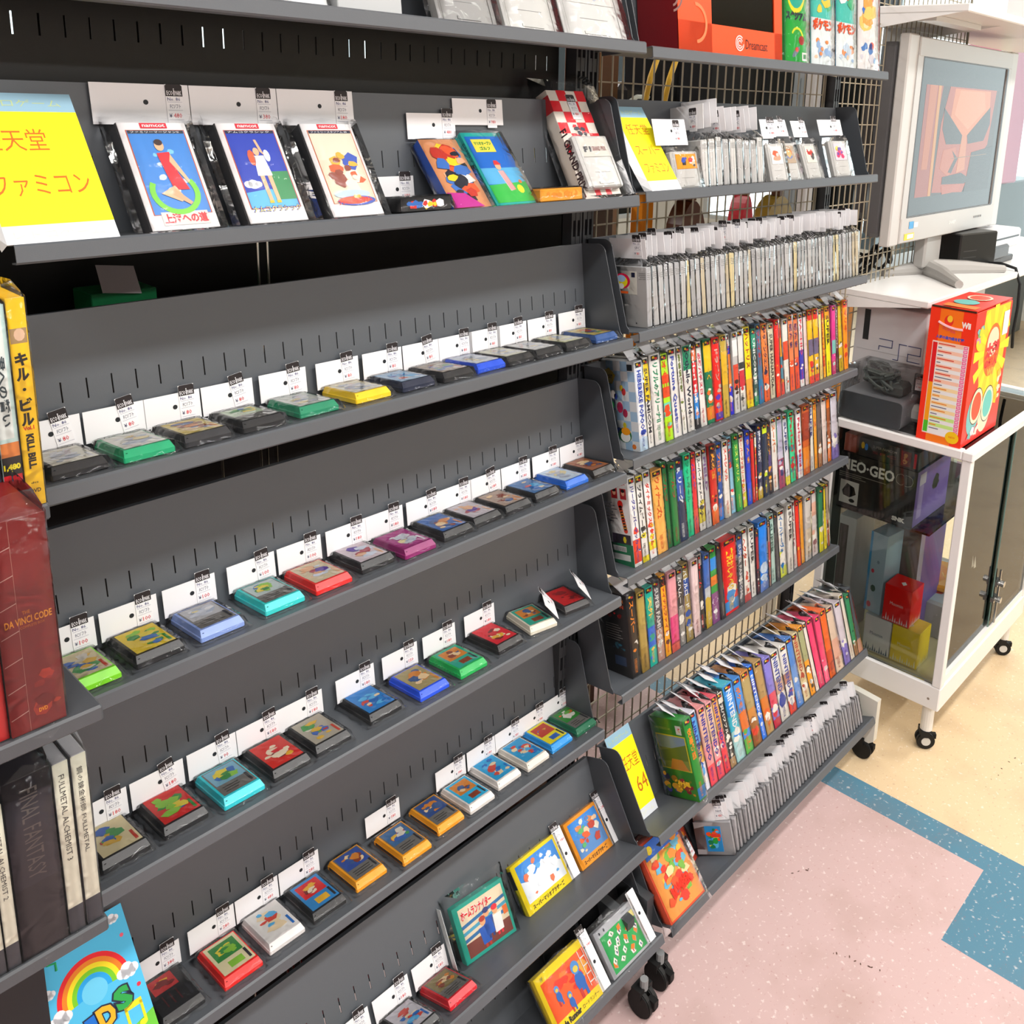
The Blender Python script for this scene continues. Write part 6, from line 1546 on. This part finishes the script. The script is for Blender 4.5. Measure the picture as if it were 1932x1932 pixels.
_a = SCREEN.node_tree.nodes.new('ShaderNodeAttribute'); _a.attribute_name = 'Col'
SCREEN.node_tree.links.new(_a.outputs['Color'], _p.inputs['Emission Color'])
_p.inputs['Emission Strength'].default_value = 0.55
_p.inputs['Base Color'].default_value = (.02, .02, .02, 1); _p.inputs['Roughness'].default_value = .16
b = MB().at(FR((sx0, -.0005, sz0), (1, 0, 0), (0, 0, 1)))
W2, H2 = sx1 - sx0, sz1 - sz0
b.rect(0, 0, W2, H2, -.0006, '#3c3634'); b.rect(W2 * .06, H2 * .12, W2 * .94, H2 * .84, -.0005, '#3c1c10')
P_ = lambda pts, z, c: b.poly([(W2 * x, H2 * y) for x, y in pts], z, c)
P_([(.06, .12), (.22, .12), (.20, .5), (.24, .84), (.06, .84)], -.0004, '#a83808'); P_([(.10, .3), (.16, .3), (.18, .84), (.10, .84)], -.0003, '#c86010'); P_([(.20, .12), (.23, .12), (.22, .84), (.19, .84)], -.0002, '#d88818')
P_([(.24, .14), (.60, .12), (.70, .3), (.86, .45), (.90, .84), (.32, .84), (.26, .6)], -.00035, '#b8440c'); P_([(.36, .62), (.55, .5), (.84, .66), (.82, .83), (.38, .83)], -.0003, '#e07830'); P_([(.40, .66), (.58, .56), (.78, .70), (.74, .82), (.44, .82)], -.00025, '#e88c50')
P_([(.28, .70), (.52, .52), (.54, .46), (.34, .46), (.28, .56)], -.0002, '#2c120a'); P_([(.58, .52), (.84, .72), (.86, .60), (.80, .48), (.60, .46)], -.0002, '#2c120a')
P_([(.52, .52), (.58, .52), (.60, .28), (.50, .26)], -.00015, '#d87838'); P_([(.32, .42), (.46, .44), (.50, .32), (.40, .24), (.30, .3)], -.00018, '#c85818'); P_([(.42, .42), (.50, .36), (.44, .26), (.40, .27), (.46, .36)], -.0001, '#3c1408')
P_([(.34, .24), (.56, .26), (.66, .22), (.62, .18), (.34, .19)], -.0001, '#28100a'); P_([(.34, .18), (.58, .18), (.56, .13), (.36, .12)], -.0001, '#c04c18'); P_([(.62, .12), (.94, .12), (.94, .44), (.66, .40)], -.00012, '#2c1410')
P_([(.42, .36), (.86, .38), (.86, .385), (.42, .365)], -.00005, '#8c6030')
b.obj('screen', o, (SCREEN,))
MB().box(sx0 - .006, -.0035, sz0 - .006, sx1 + .006, -.003, sz0, '#3c3c40').box(sx0 - .006, -.0035, sz1, sx1 + .006, -.003, sz1 + .012, '#3c3c40').box(sx0 - .006, -.0035, sz0, sx0, -.003, sz1, '#3c3c40').box(sx1, -.0035, sz0, sx1 + .012, -.003, sz1, '#3c3c40').obj('screen_border', o, PLASTIC)
b = MB(); sm = 2.745
b.cbox(sm - .085, .012, .02, sm + .03, .05, z0 + .03, .006, '#a8a5a1')
for (xe, ye, xw) in ((2.555, -.135, .05), (2.94, -.128, .05)):
    b.at(T(0, 0, 0))
    b.tube([(sm - .02, .03, .013), ((sm + xe) / 2, (.03 + ye) / 2, .012), (xe, ye, .010)], [.030, .024, .012], 10, '#aaa7a3')
    b.tube([(sm - .02, .03, .013), (xe if xe < sm else xe, .09, .010)], [.026, .012], 10, '#a09d99')
b.obj('stand', o, PLASTIC, smooth=False)
# things around the monitor
o = thing('black_games_console', 'black console box standing behind the stand, right under the monitor', 'game console', T(2.82, 1.02, 1.1866) @ RZ(math.radians(-12)))
MB().cbox(0, 0, 0, .20, .12, .115, .004, '#101010').at(FR((0, -.0003, 0), (1, 0, 0), (0, 0, 1))).rect(.02, .06, .09, .062, 0, '#4c4c4c').rect(.02, .04, .09, .042, 0, '#4c4c4c').obj('console_shell', o, PLASTIC)
o = thing('grey_games_console', 'white fronted disc console beside the black one on the monitor shelf', 'game console', T(3.03, .99, 1.1866))
b = MB().cbox(0, 0, .045, .25, .16, .105, .006, '#e4e6e8').box(.01, -.0006, .078, .23, .002, .084, '#20242c').cbox(-.02, -.01, .02, .12, .12, .062, .006, '#4c4e52').cbox(.0, .0, 0, .2, .14, .02, .003, '#2c2c2e').disc(.2, .06, 0, .001, col='#222', n=6)
b.obj('console_shell', o, PLASTIC)
o = thing('hanging_cable', 'black cord hanging over the monitor shelf edge behind the red box', 'cord', T(0, 0, 0))
MB().tube([(2.985, 1.0, 1.20), (2.99, .95, 1.205), (2.995, .905, 1.195), (2.99, .885, 1.15), (2.985, .88, 1.08), (2.99, .885, 1.0), (3.02, .89, .94)], .005, 7, '#16181a').obj('cable', o, RUBBER)
o = thing('cable_tangle', 'tangle of black cables behind the monitor stand', 'cables', T(2.45, 1.17, 1.19))
b = MB(); g = random.Random(5)
for k in range(4):
    p = [(.02 + .055 * k + .05 * math.cos(i * .5 + k), .02 * math.sin(i * .4), .035 + .03 * math.sin(i * .55 + k * 2) + .006 * k) for i in range(20)]
    b.tube(p, .0045, 6, '#121416')
b.obj('cable', o, RUBBER)
for k, (x, c, lab) in enumerate(((2.98, '#d8f0ec', 'white packet with pale green edge on the upper rack shelf'), (3.12, '#e8eef0', 'second white packet on the upper rack shelf beside a dark gap'))):
    o = thing('white_carton', lab, 'box', T(x, .93, 1.9146))
    MB().cbox(0, 0, 0, .12, .1, .2, .002, '#f0f0f0').box(-.0006, 0, 0, .0, .1, .012, '#3c8c80').obj('carton', o, PRINT)
o = thing('dark_carton', 'dark blue carton at the near end of the upper rack shelf', 'box', T(2.345, 1.12, 1.9146))
MB().cbox(0, 0, 0, .1, .05, .2, .002, '#28343c').obj('carton', o, PRINT)

# ---------------------------------------------------------------- things behind the wire mesh
def hang_bag(x0, x1, y, z0, z1, col, lab, cat='bag', name='black_gig_bag'):
    o = thing(name, lab, cat, T(x0, y, 0))
    w = x1 - x0
    n = 10; b = MB()
    prof = []
    for i in range(n + 1):
        t = i / n
        prof.append((w * (.5 - .5 * (.55 + .45 * math.sin(min(1, t * 1.2 + .25) * math.pi * .62))), z1 - (z1 - z0) * t))
    out = prof + [(w - x, z) for x, z in reversed(prof)]
    b.prism([(x, z) for x, z in out], 0, .10, col, axis='y')
    b.obj('bag_shell', o, CLOTH)
    MB().tube([(w * .3, -.006, z1 - .1), (w * .4, -.012, z1 - .3), (w * .35, -.006, z1 - .55)], .006, 6, '#26282c').obj('strap', o, CLOTH)
    return o
hang_bag(1.90, 2.15, 1.50, 1.44, 2.1, '#121214', 'black gig bag hanging behind the mesh, near the yellow hoops')
hang_bag(2.31, 2.62, 1.52, 1.40, 2.05, '#232422', 'dark olive gig bag behind the mesh, over the facing-out cartridges')
hang_bag(2.92, 3.14, 1.50, 1.12, 2.0, '#141618', 'black gig bag behind the mesh, beside the monitor')
def slab(name, x0, x1, y, z0, z1, col, lab, cat, mat_=PRINT, d=.05, extra=None):
    o = thing(name, lab, cat, T(x0, y, z0))
    b = MB().cbox(0, 0, 0, x1 - x0, d, z1 - z0, .006, col)
    if extra:
        b.at(FR((0, -.0005, 0), (1, 0, 0), (0, 0, 1)))
        for (a, c, e, f, cc) in extra:
            b.rect((x1 - x0) * a, (z1 - z0) * c, (x1 - x0) * e, (z1 - z0) * f, 0, cc)
    b.obj(name.split('_')[-1] + '_shell', o, mat_)
    return o
slab('brown_wooden_panel', 1.62, 1.765, 1.5, .0, 1.95, '#4a2a12', 'brown wooden panel behind the mesh next to the inner uprights', 'panel', extra=[(.5, .8, .52, .95, '#a8742c'), (.8, .7, .83, .95, '#7c4c18')])
slab('pale_cabinet', 1.79, 1.93, 1.62, .0, 1.42, '#b4ac9c', 'pale beige cabinet seen through the mesh under the yellow sign', 'cabinet', extra=[(.2, .94, .6, .98, '#98a4a4')])
slab('orange_post', 1.945, 1.99, 1.55, .0, 1.42, '#f0901c', 'orange post seen through the mesh above the card row', 'post')
slab('grey_cabinet', 2.66, 2.745, 1.55, .0, 1.78, '#7c7470', 'narrow grey cabinet behind the mesh, over the facing-out cartridges', 'cabinet', extra=[(.6, .6, .66, .98, '#55504c')])
slab('black_column', 2.75, 2.87, 1.58, .0, 1.80, '#26282c', 'black column next to the narrow grey cabinet behind the mesh', 'column unit')
slab('amber_post', 3.19, 3.26, 1.55, 0, 2.1, '#b87418', 'amber wooden post behind the mesh beside the monitor', 'post')
slab('white_shelf_unit', 2.12, 2.33, 2.3, .0, 2.2, '#e8eaf0', 'white bookshelf far behind the mesh with bright books', 'shelf unit', d=.2, extra=[(.05, .74, .12, .80, '#2c50a0'), (.2, .75, .28, .80, '#d83030'), (.35, .74, .5, .80, '#3c68b8'), (.6, .75, .75, .8, '#f0f0f0'), (.3, .66, .6, .72, '#e8a83c'), (.7, .66, .9, .73, '#e8d820')])
for (x0, x1, z0, z1, col, lab) in ((2.30, 2.36, 1.20, 1.40, '#b01c28', 'red curved instrument body behind the mesh above the card row'), (2.43, 2.60, 1.18, 1.39, '#b89840', 'yellow ochre instrument body behind the mesh above the card row'),
                                  (2.0, 2.12, 1.18, 1.40, '#54280c', 'dark wooden instrument body behind the mesh above the card row'), (3.09, 3.16, 1.40, 1.63, '#8c1428', 'crimson hanging strap piece behind the mesh beside the monitor')):
    o = thing('stringed_instrument', lab, 'instrument', T((x0 + x1) / 2, 1.47, z0))
    w, h = (x1 - x0) / 2, z1 - z0
    b = MB()
    out = []
    for i in range(28):
        t = 2 * math.pi * i / 28
        r = 1 - .22 * abs(math.cos(t)) ** 3
        out.append((w * r * math.sin(t), h * .5 + h * .5 * math.cos(t)))
    b.prism(out, 0, .05, col, axis='y'); b.at(FR((0, -.0005, 0), (1, 0, 0), (0, 0, 1))).disc(0, h * .45, 0, w * .35, h * .16, '#1c100c', 14)
    b.obj('instrument_body', o, PLASTIC)
    MB().box(-w * .14, .0, h, w * .14, .03, h + .14, '#6c4420').obj('neck', o, PLASTIC)
for k, x in enumerate((1.79, 1.865)):
    o = thing('yellow_hoop', ('yellow bent tube behind the mesh, nearer the wooden panel', 'yellow bent tube behind the mesh, nearer the black gig bag')[k], 'hoop', T(x, 1.45, 1.55))
    MB().tube([(0, 0, 0), (.008, 0, .08), (.03, 0, .16), (.06, 0, .22), (.10, 0, .27)], .007, 8, '#e8b838').obj('tube', o, PLASTIC)
o = thing('white_panel_case', 'black case with white curved edges between the yellow tubes', 'case', T(1.80, 1.52, 1.48))
MB().cbox(0, 0, 0, .10, .06, .22, .02, '#18191c').obj('case_shell', o, PLASTIC); MB().tube([(0, -.002, .16), (.05, -.006, .185), (.1, -.002, .185)], .006, 6, '#e8f4f0').tube([(.0, -.002, .05), (.05, -.006, .07), (.1, -.002, .085)], .006, 6, '#e8f4f0').obj('white_piping', o, PLASTIC)
o = thing('light_blue_garment', 'light blue cover hanging beside the monitor behind the mesh', 'cover', T(3.17, 1.46, 1.16))
MB().prism([(0, 0), (.10, 0), (.11, .3), (.075, .5), (.05, .52), (.02, .3)], 0, .05, '#a8c4d8', axis='y').obj('cover_cloth', o, CLOTH)
# in the dark behind the first bay
o = thing('green_box', 'dark green box in the gap under the tall cases, with a pale slip on it', 'box', T(.415, 1.145, 1.33))
MB().cbox(0, 0, 0, .075, .055, .082, .001, '#0f6a3c').obj('carton', o, PRINT)
MB().at(T(.012, -.002, .083) @ RX(math.radians(32)) @ RZ(-.2)).box(0, 0, 0, .042, .05, .0006, '#a8a0a4').obj('paper_slip', o, CARD)
o = thing('carton_stand', 'dark ledge board behind the cartridge shelves carrying the green box', 'board', T(.30, 1.14, 1.318))
MB().box(0, 0, 0, .5, .08, .011, '#101010').obj('board', o, RUBBER)
for k, (x, z0) in enumerate(((.632, 1.33), (.646, 1.33), (.566, 1.06), (.622, 1.06))):
    o = thing('metal_rod', ('thin shiny rod in the dark gap under the tall cases', 'second thin shiny rod in the gap under the tall cases', 'thin shiny rod in the gap above the lime cartridge shelf', 'second thin shiny rod above the lime cartridge shelf')[k], 'rod', T(x, 1.16, z0), 'shiny rods behind the shelves')
    MB().cyl((0, 0, -z0 + .001), (0, 0, .16), .0018, n=8, col='#c8c4b8').obj('rod', o, CHROME)
o = thing('red_plank', 'red plank glimpsed in the gap between sixth and seventh shelf', 'plank', T(.60, 1.13, .16))
MB().cbox(0, 0, 0, .52, .03, .085, .002, '#c01018').obj('plank', o, PRINT)
o = thing('tan_carton', 'tan carton end glimpsed behind the shelf corner', 'box', T(1.13, 1.13, .15))
MB().cbox(0, 0, 0, .10, .06, .12, .002, '#a8806c').obj('carton', o, PRINT)

# ---------------------------------------------------------------- DVD shelves at the near end
o = thing('media_shelf', 'dark grey media shelf with three ledges holding DVD cases', 'shelf', T(0, 0, 0))
for (x1, y0, y1, z) in ((.270, .885, 1.05, 1.282), (.268, .798, .97, 1.119), (.268, .84, 1.0, .862)):
    MB().cbox(-.35, y0, z - .016, x1, y1, z, .002, '#4c4f53').obj('ledge', o, STEEL)
MB().box(-.35, 1.05, .2, .262, 1.058, 2.0, '#1c1d1f').obj('back_sheet', o, STEEL)
MB().box(-.352, .90, 0, -.34, 1.058, 2.0, '#3c3e41').obj('side_upright', o, STEEL)
def dvd(x0, w, y, z, h, d, col, lab, fn, deg=0.0, name='dvd_case', film=True, group='DVD cases'):
    o = thing(name, lab, 'DVD case', T(x0, y, z + .0004) @ RX(-math.radians(deg)), group)
    b = MB().cbox(0, 0, 0, w, d, h, .0008, col).at(face_frame(0, -.0003))
    fn(b, w, h)
    b.obj('printed_sleeve', o, PRINT)
    if film:
        bag_over(o, w, d, h, int(1000 * (x0 + z)) % 977, top=.008)
def k1(b, w, h):
    b.rect(0, 0, w, h, 0, '#fcc80c'); b.rect(w * .05, h * .79, w * .95, h * .86, .0001, '#a8885c'); b.disc(w * .55, h * .83, .0002, w * .3, h * .03, '#e0b898', 10)
    for k, ch in enumerate('キル・ビル'):
        b.text(ch, w * .5, h * (.715 - .072 * k), .0003, '#181410', w=w * (.7 if ch != '・' else .2), h=h * (.062 if ch != '・' else .016), center=True, bold=.05)
    b.text('Vol.1', w * .2, h * .375, .0003, '#d82818', w=w * .6, h=h * .02, bold=.04); b.text('KILL BILL', w * .3, h * .355, .0003, '#181410', w=h * .17, h=w * .42, rot=-R90, bold=.05); b.text('DVD', w * .2, h * .065, .0003, '#181410', w=w * .6, h=h * .02, bold=.02); b.text('dts', w * .3, h * .11, .0003, '#40381c', w=w * .4, h=h * .01)
dvd(.2535, .0145, .888, 1.282, .190, .135, '#f8c010', 'yellow DVD spine with black katakana, at the end of the upper ledge', k1)
def k2(b, w, h):
    b.rect(0, h * .34, w, h, 0, '#c8e4e0'); b.rect(w * .04, h * .36, w * .8, h * .97, .0001, '#e4ece8'); b.rect(0, h * .2, w, h * .34, .0001, '#e88840'); b.rect(0, h * .18, w, h * .27, .0002, '#181818'); b.text('1,480', w * .05, h * .2, .0004, '#f0e020', w=w * .9, h=h * .035, bold=.05); b.rect(0, 0, w, h * .18, .0001, '#e01824'); b.text('君への誓い', w * .25, h * .76, .0004, '#2c4048', w=h * .34, h=w * .5, rot=-R90, bold=.03)
    b.rect(w * .3, h * .05, w * .7, h * .12, .0004, '#f0d8d8')
dvd(.2375, .0145, .888, 1.282, .186, .135, '#b8d8d8', 'pale teal DVD spine with a black and yellow price strip, beside the yellow one', k2)
def k2b(b, w, h):
    b.rect(0, 0, w, h, 0, '#e4e6ea'); b.rect(0, 0, w, h * .3, .0001, '#4c5878')
dvd(.2215, .0145, .890, 1.282, .186, .135, '#d8dade', 'white and slate DVD spine, third on the upper ledge', k2b)
def k3(b, w, h):
    b.rect(0, 0, w, h, 0, '#7a1a18'); b.rect(w * .34, 0, w * .345, h, .0001, '#b88878'); b.art(w * .36, h * .02, w * .98, h * .3, .0001, ('#8c2018', '#a82c18', '#701410'), random.Random(5), 8, .4)
    for k in range(7):
        b.poly([(w * .02, h * (.08 + .13 * k)), (w * .34, h * (.10 + .13 * k)), (w * .34, h * (.104 + .13 * k)), (w * .02, h * (.083 + .13 * k))], .0002, '#c0988c')
    b.text('THE', w * .42, h * .56, .0003, '#d87818', w=w * .14, h=h * .016); b.text('DA VINCI CODE', w * .1, h * .515, .0003, '#e08c20', w=w * .84, h=h * .034, bold=.02); b.text('COMPLETE BOX', w * .36, h * .495, .0003, '#c06818', w=w * .44, h=h * .012); b.text('DVD', w * .52, h * .075, .0003, '#f09418', w=w * .16, h=h * .02, bold=.04)
dvd(.1985, .0415, .803, 1.1195, .1915, .145, '#7c1c1a', 'thick dark red boxed set with gold title on the middle ledge', k3, name='dvd_box_set')
def k4(b, w, h):
    b.rect(0, 0, w, h, 0, '#d81414'); b.rect(w * .1, h * .5, w * .9, h * .7, .0001, '#401010')
dvd(.181, .0165, .806, 1.1195, .180, .135, '#c81414', 'bright red DVD case beside the thick boxed set', k4)
def tall(words, tc, bg, band=None, foot=None):
    def f(b, w, h):
        b.rect(0, 0, w, h, 0, bg)
        if band:
            b.rect(0, h * band[0], w, h * band[1], .0001, band[2])
        if foot:
            b.rect(0, 0, w, h * .15, .0001, foot)
        if words:
            b.text(words, w * .32, h * .93, .0003, tc, w=h * .5, h=w * .38, rot=-R90, res=1)
    return f
TL = [(.118, .0235, .185, '#e8e4d8', tall('DISSIDIA FINAL FANTASY', '#8c8478', '#efece6', (.66, .90, '#4c4018')), 'white case with olive brown title panel on the lower ledge'),
      (.1435, .0105, .172, '#8c8c90', tall('FULLMETAL ALCHEMIST 1', '#403c3c', '#e6e4d0', None, '#383c44'), 'cream spine with grey foot, first of a lettered pair'), (.1555, .0105, .172, '#8c8c90', tall('FULLMETAL ALCHEMIST 2', '#403c3c', '#e6e4d0', None, '#383c44'), 'cream spine with grey foot, second of a lettered pair'),
      (.168, .038, .188, '#26222a', tall('FINAL FANTASY', '#5c5450', '#211d22', (.4, .9, '#2c2830')), 'thick black glossy case with dim lettering on the lower ledge'),
      (.208, .013, .186, '#9c9ca0', tall('FULLMETAL ALCHEMIST 3', '#403c3c', '#e6e4d0', None, '#383c44'), 'cream spine with grey foot after the thick black case'), (.2235, .013, .186, '#9c9ca0', tall('鋼の錬金術師 FULLMETAL', '#403c3c', '#e6e4d0', None, '#383c44'), 'cream spine with grey foot at the end of the lower ledge'),
      (.098, .018, .18, '#d8c898', tall('', '#604830', '#dccc9c', (.3, .6, '#c0a068')), 'tan case partly cut by the picture edge on the lower ledge')]
for (x, w, h, col, fn, lab) in TL:
    dvd(x + .028, w, .845, .862, h, .13, col, lab, fn, group='cases on the lower ledge')
o = thing('shelf_label', 'faded red and white shelf label below the lower ledge', 'label', T(.098, .838, .822))
b = MB().box(0, 0, 0, .028, .0008, .024, '#8c7c7c').at(face_frame()).rect(.003, .014, .024, .019, 0, '#a83840').rect(.003, .006, .018, .010, 0, '#b0a0a0'); b.obj('label_card', o, CARD)

# far side of the shop beyond the monitor
for (x, y, w, d, h, col, lab, nm) in ((6.2, 2.2, 1.4, .5, 1.2, '#59666a', 'dark grey counter far beyond the monitor', 'shop_counter'), (6.4, 2.15, .45, .4, .9, '#d888a8', 'pink display stand far beyond the monitor', 'display_stand')):
    z = 0 if nm == 'shop_counter' else 1.2
    o = thing(nm, lab, 'shop furniture', T(x, y, z))
    MB().cbox(0, 0, 0, w, d, h, .01, col).obj('furniture_body', o, PLASTIC)
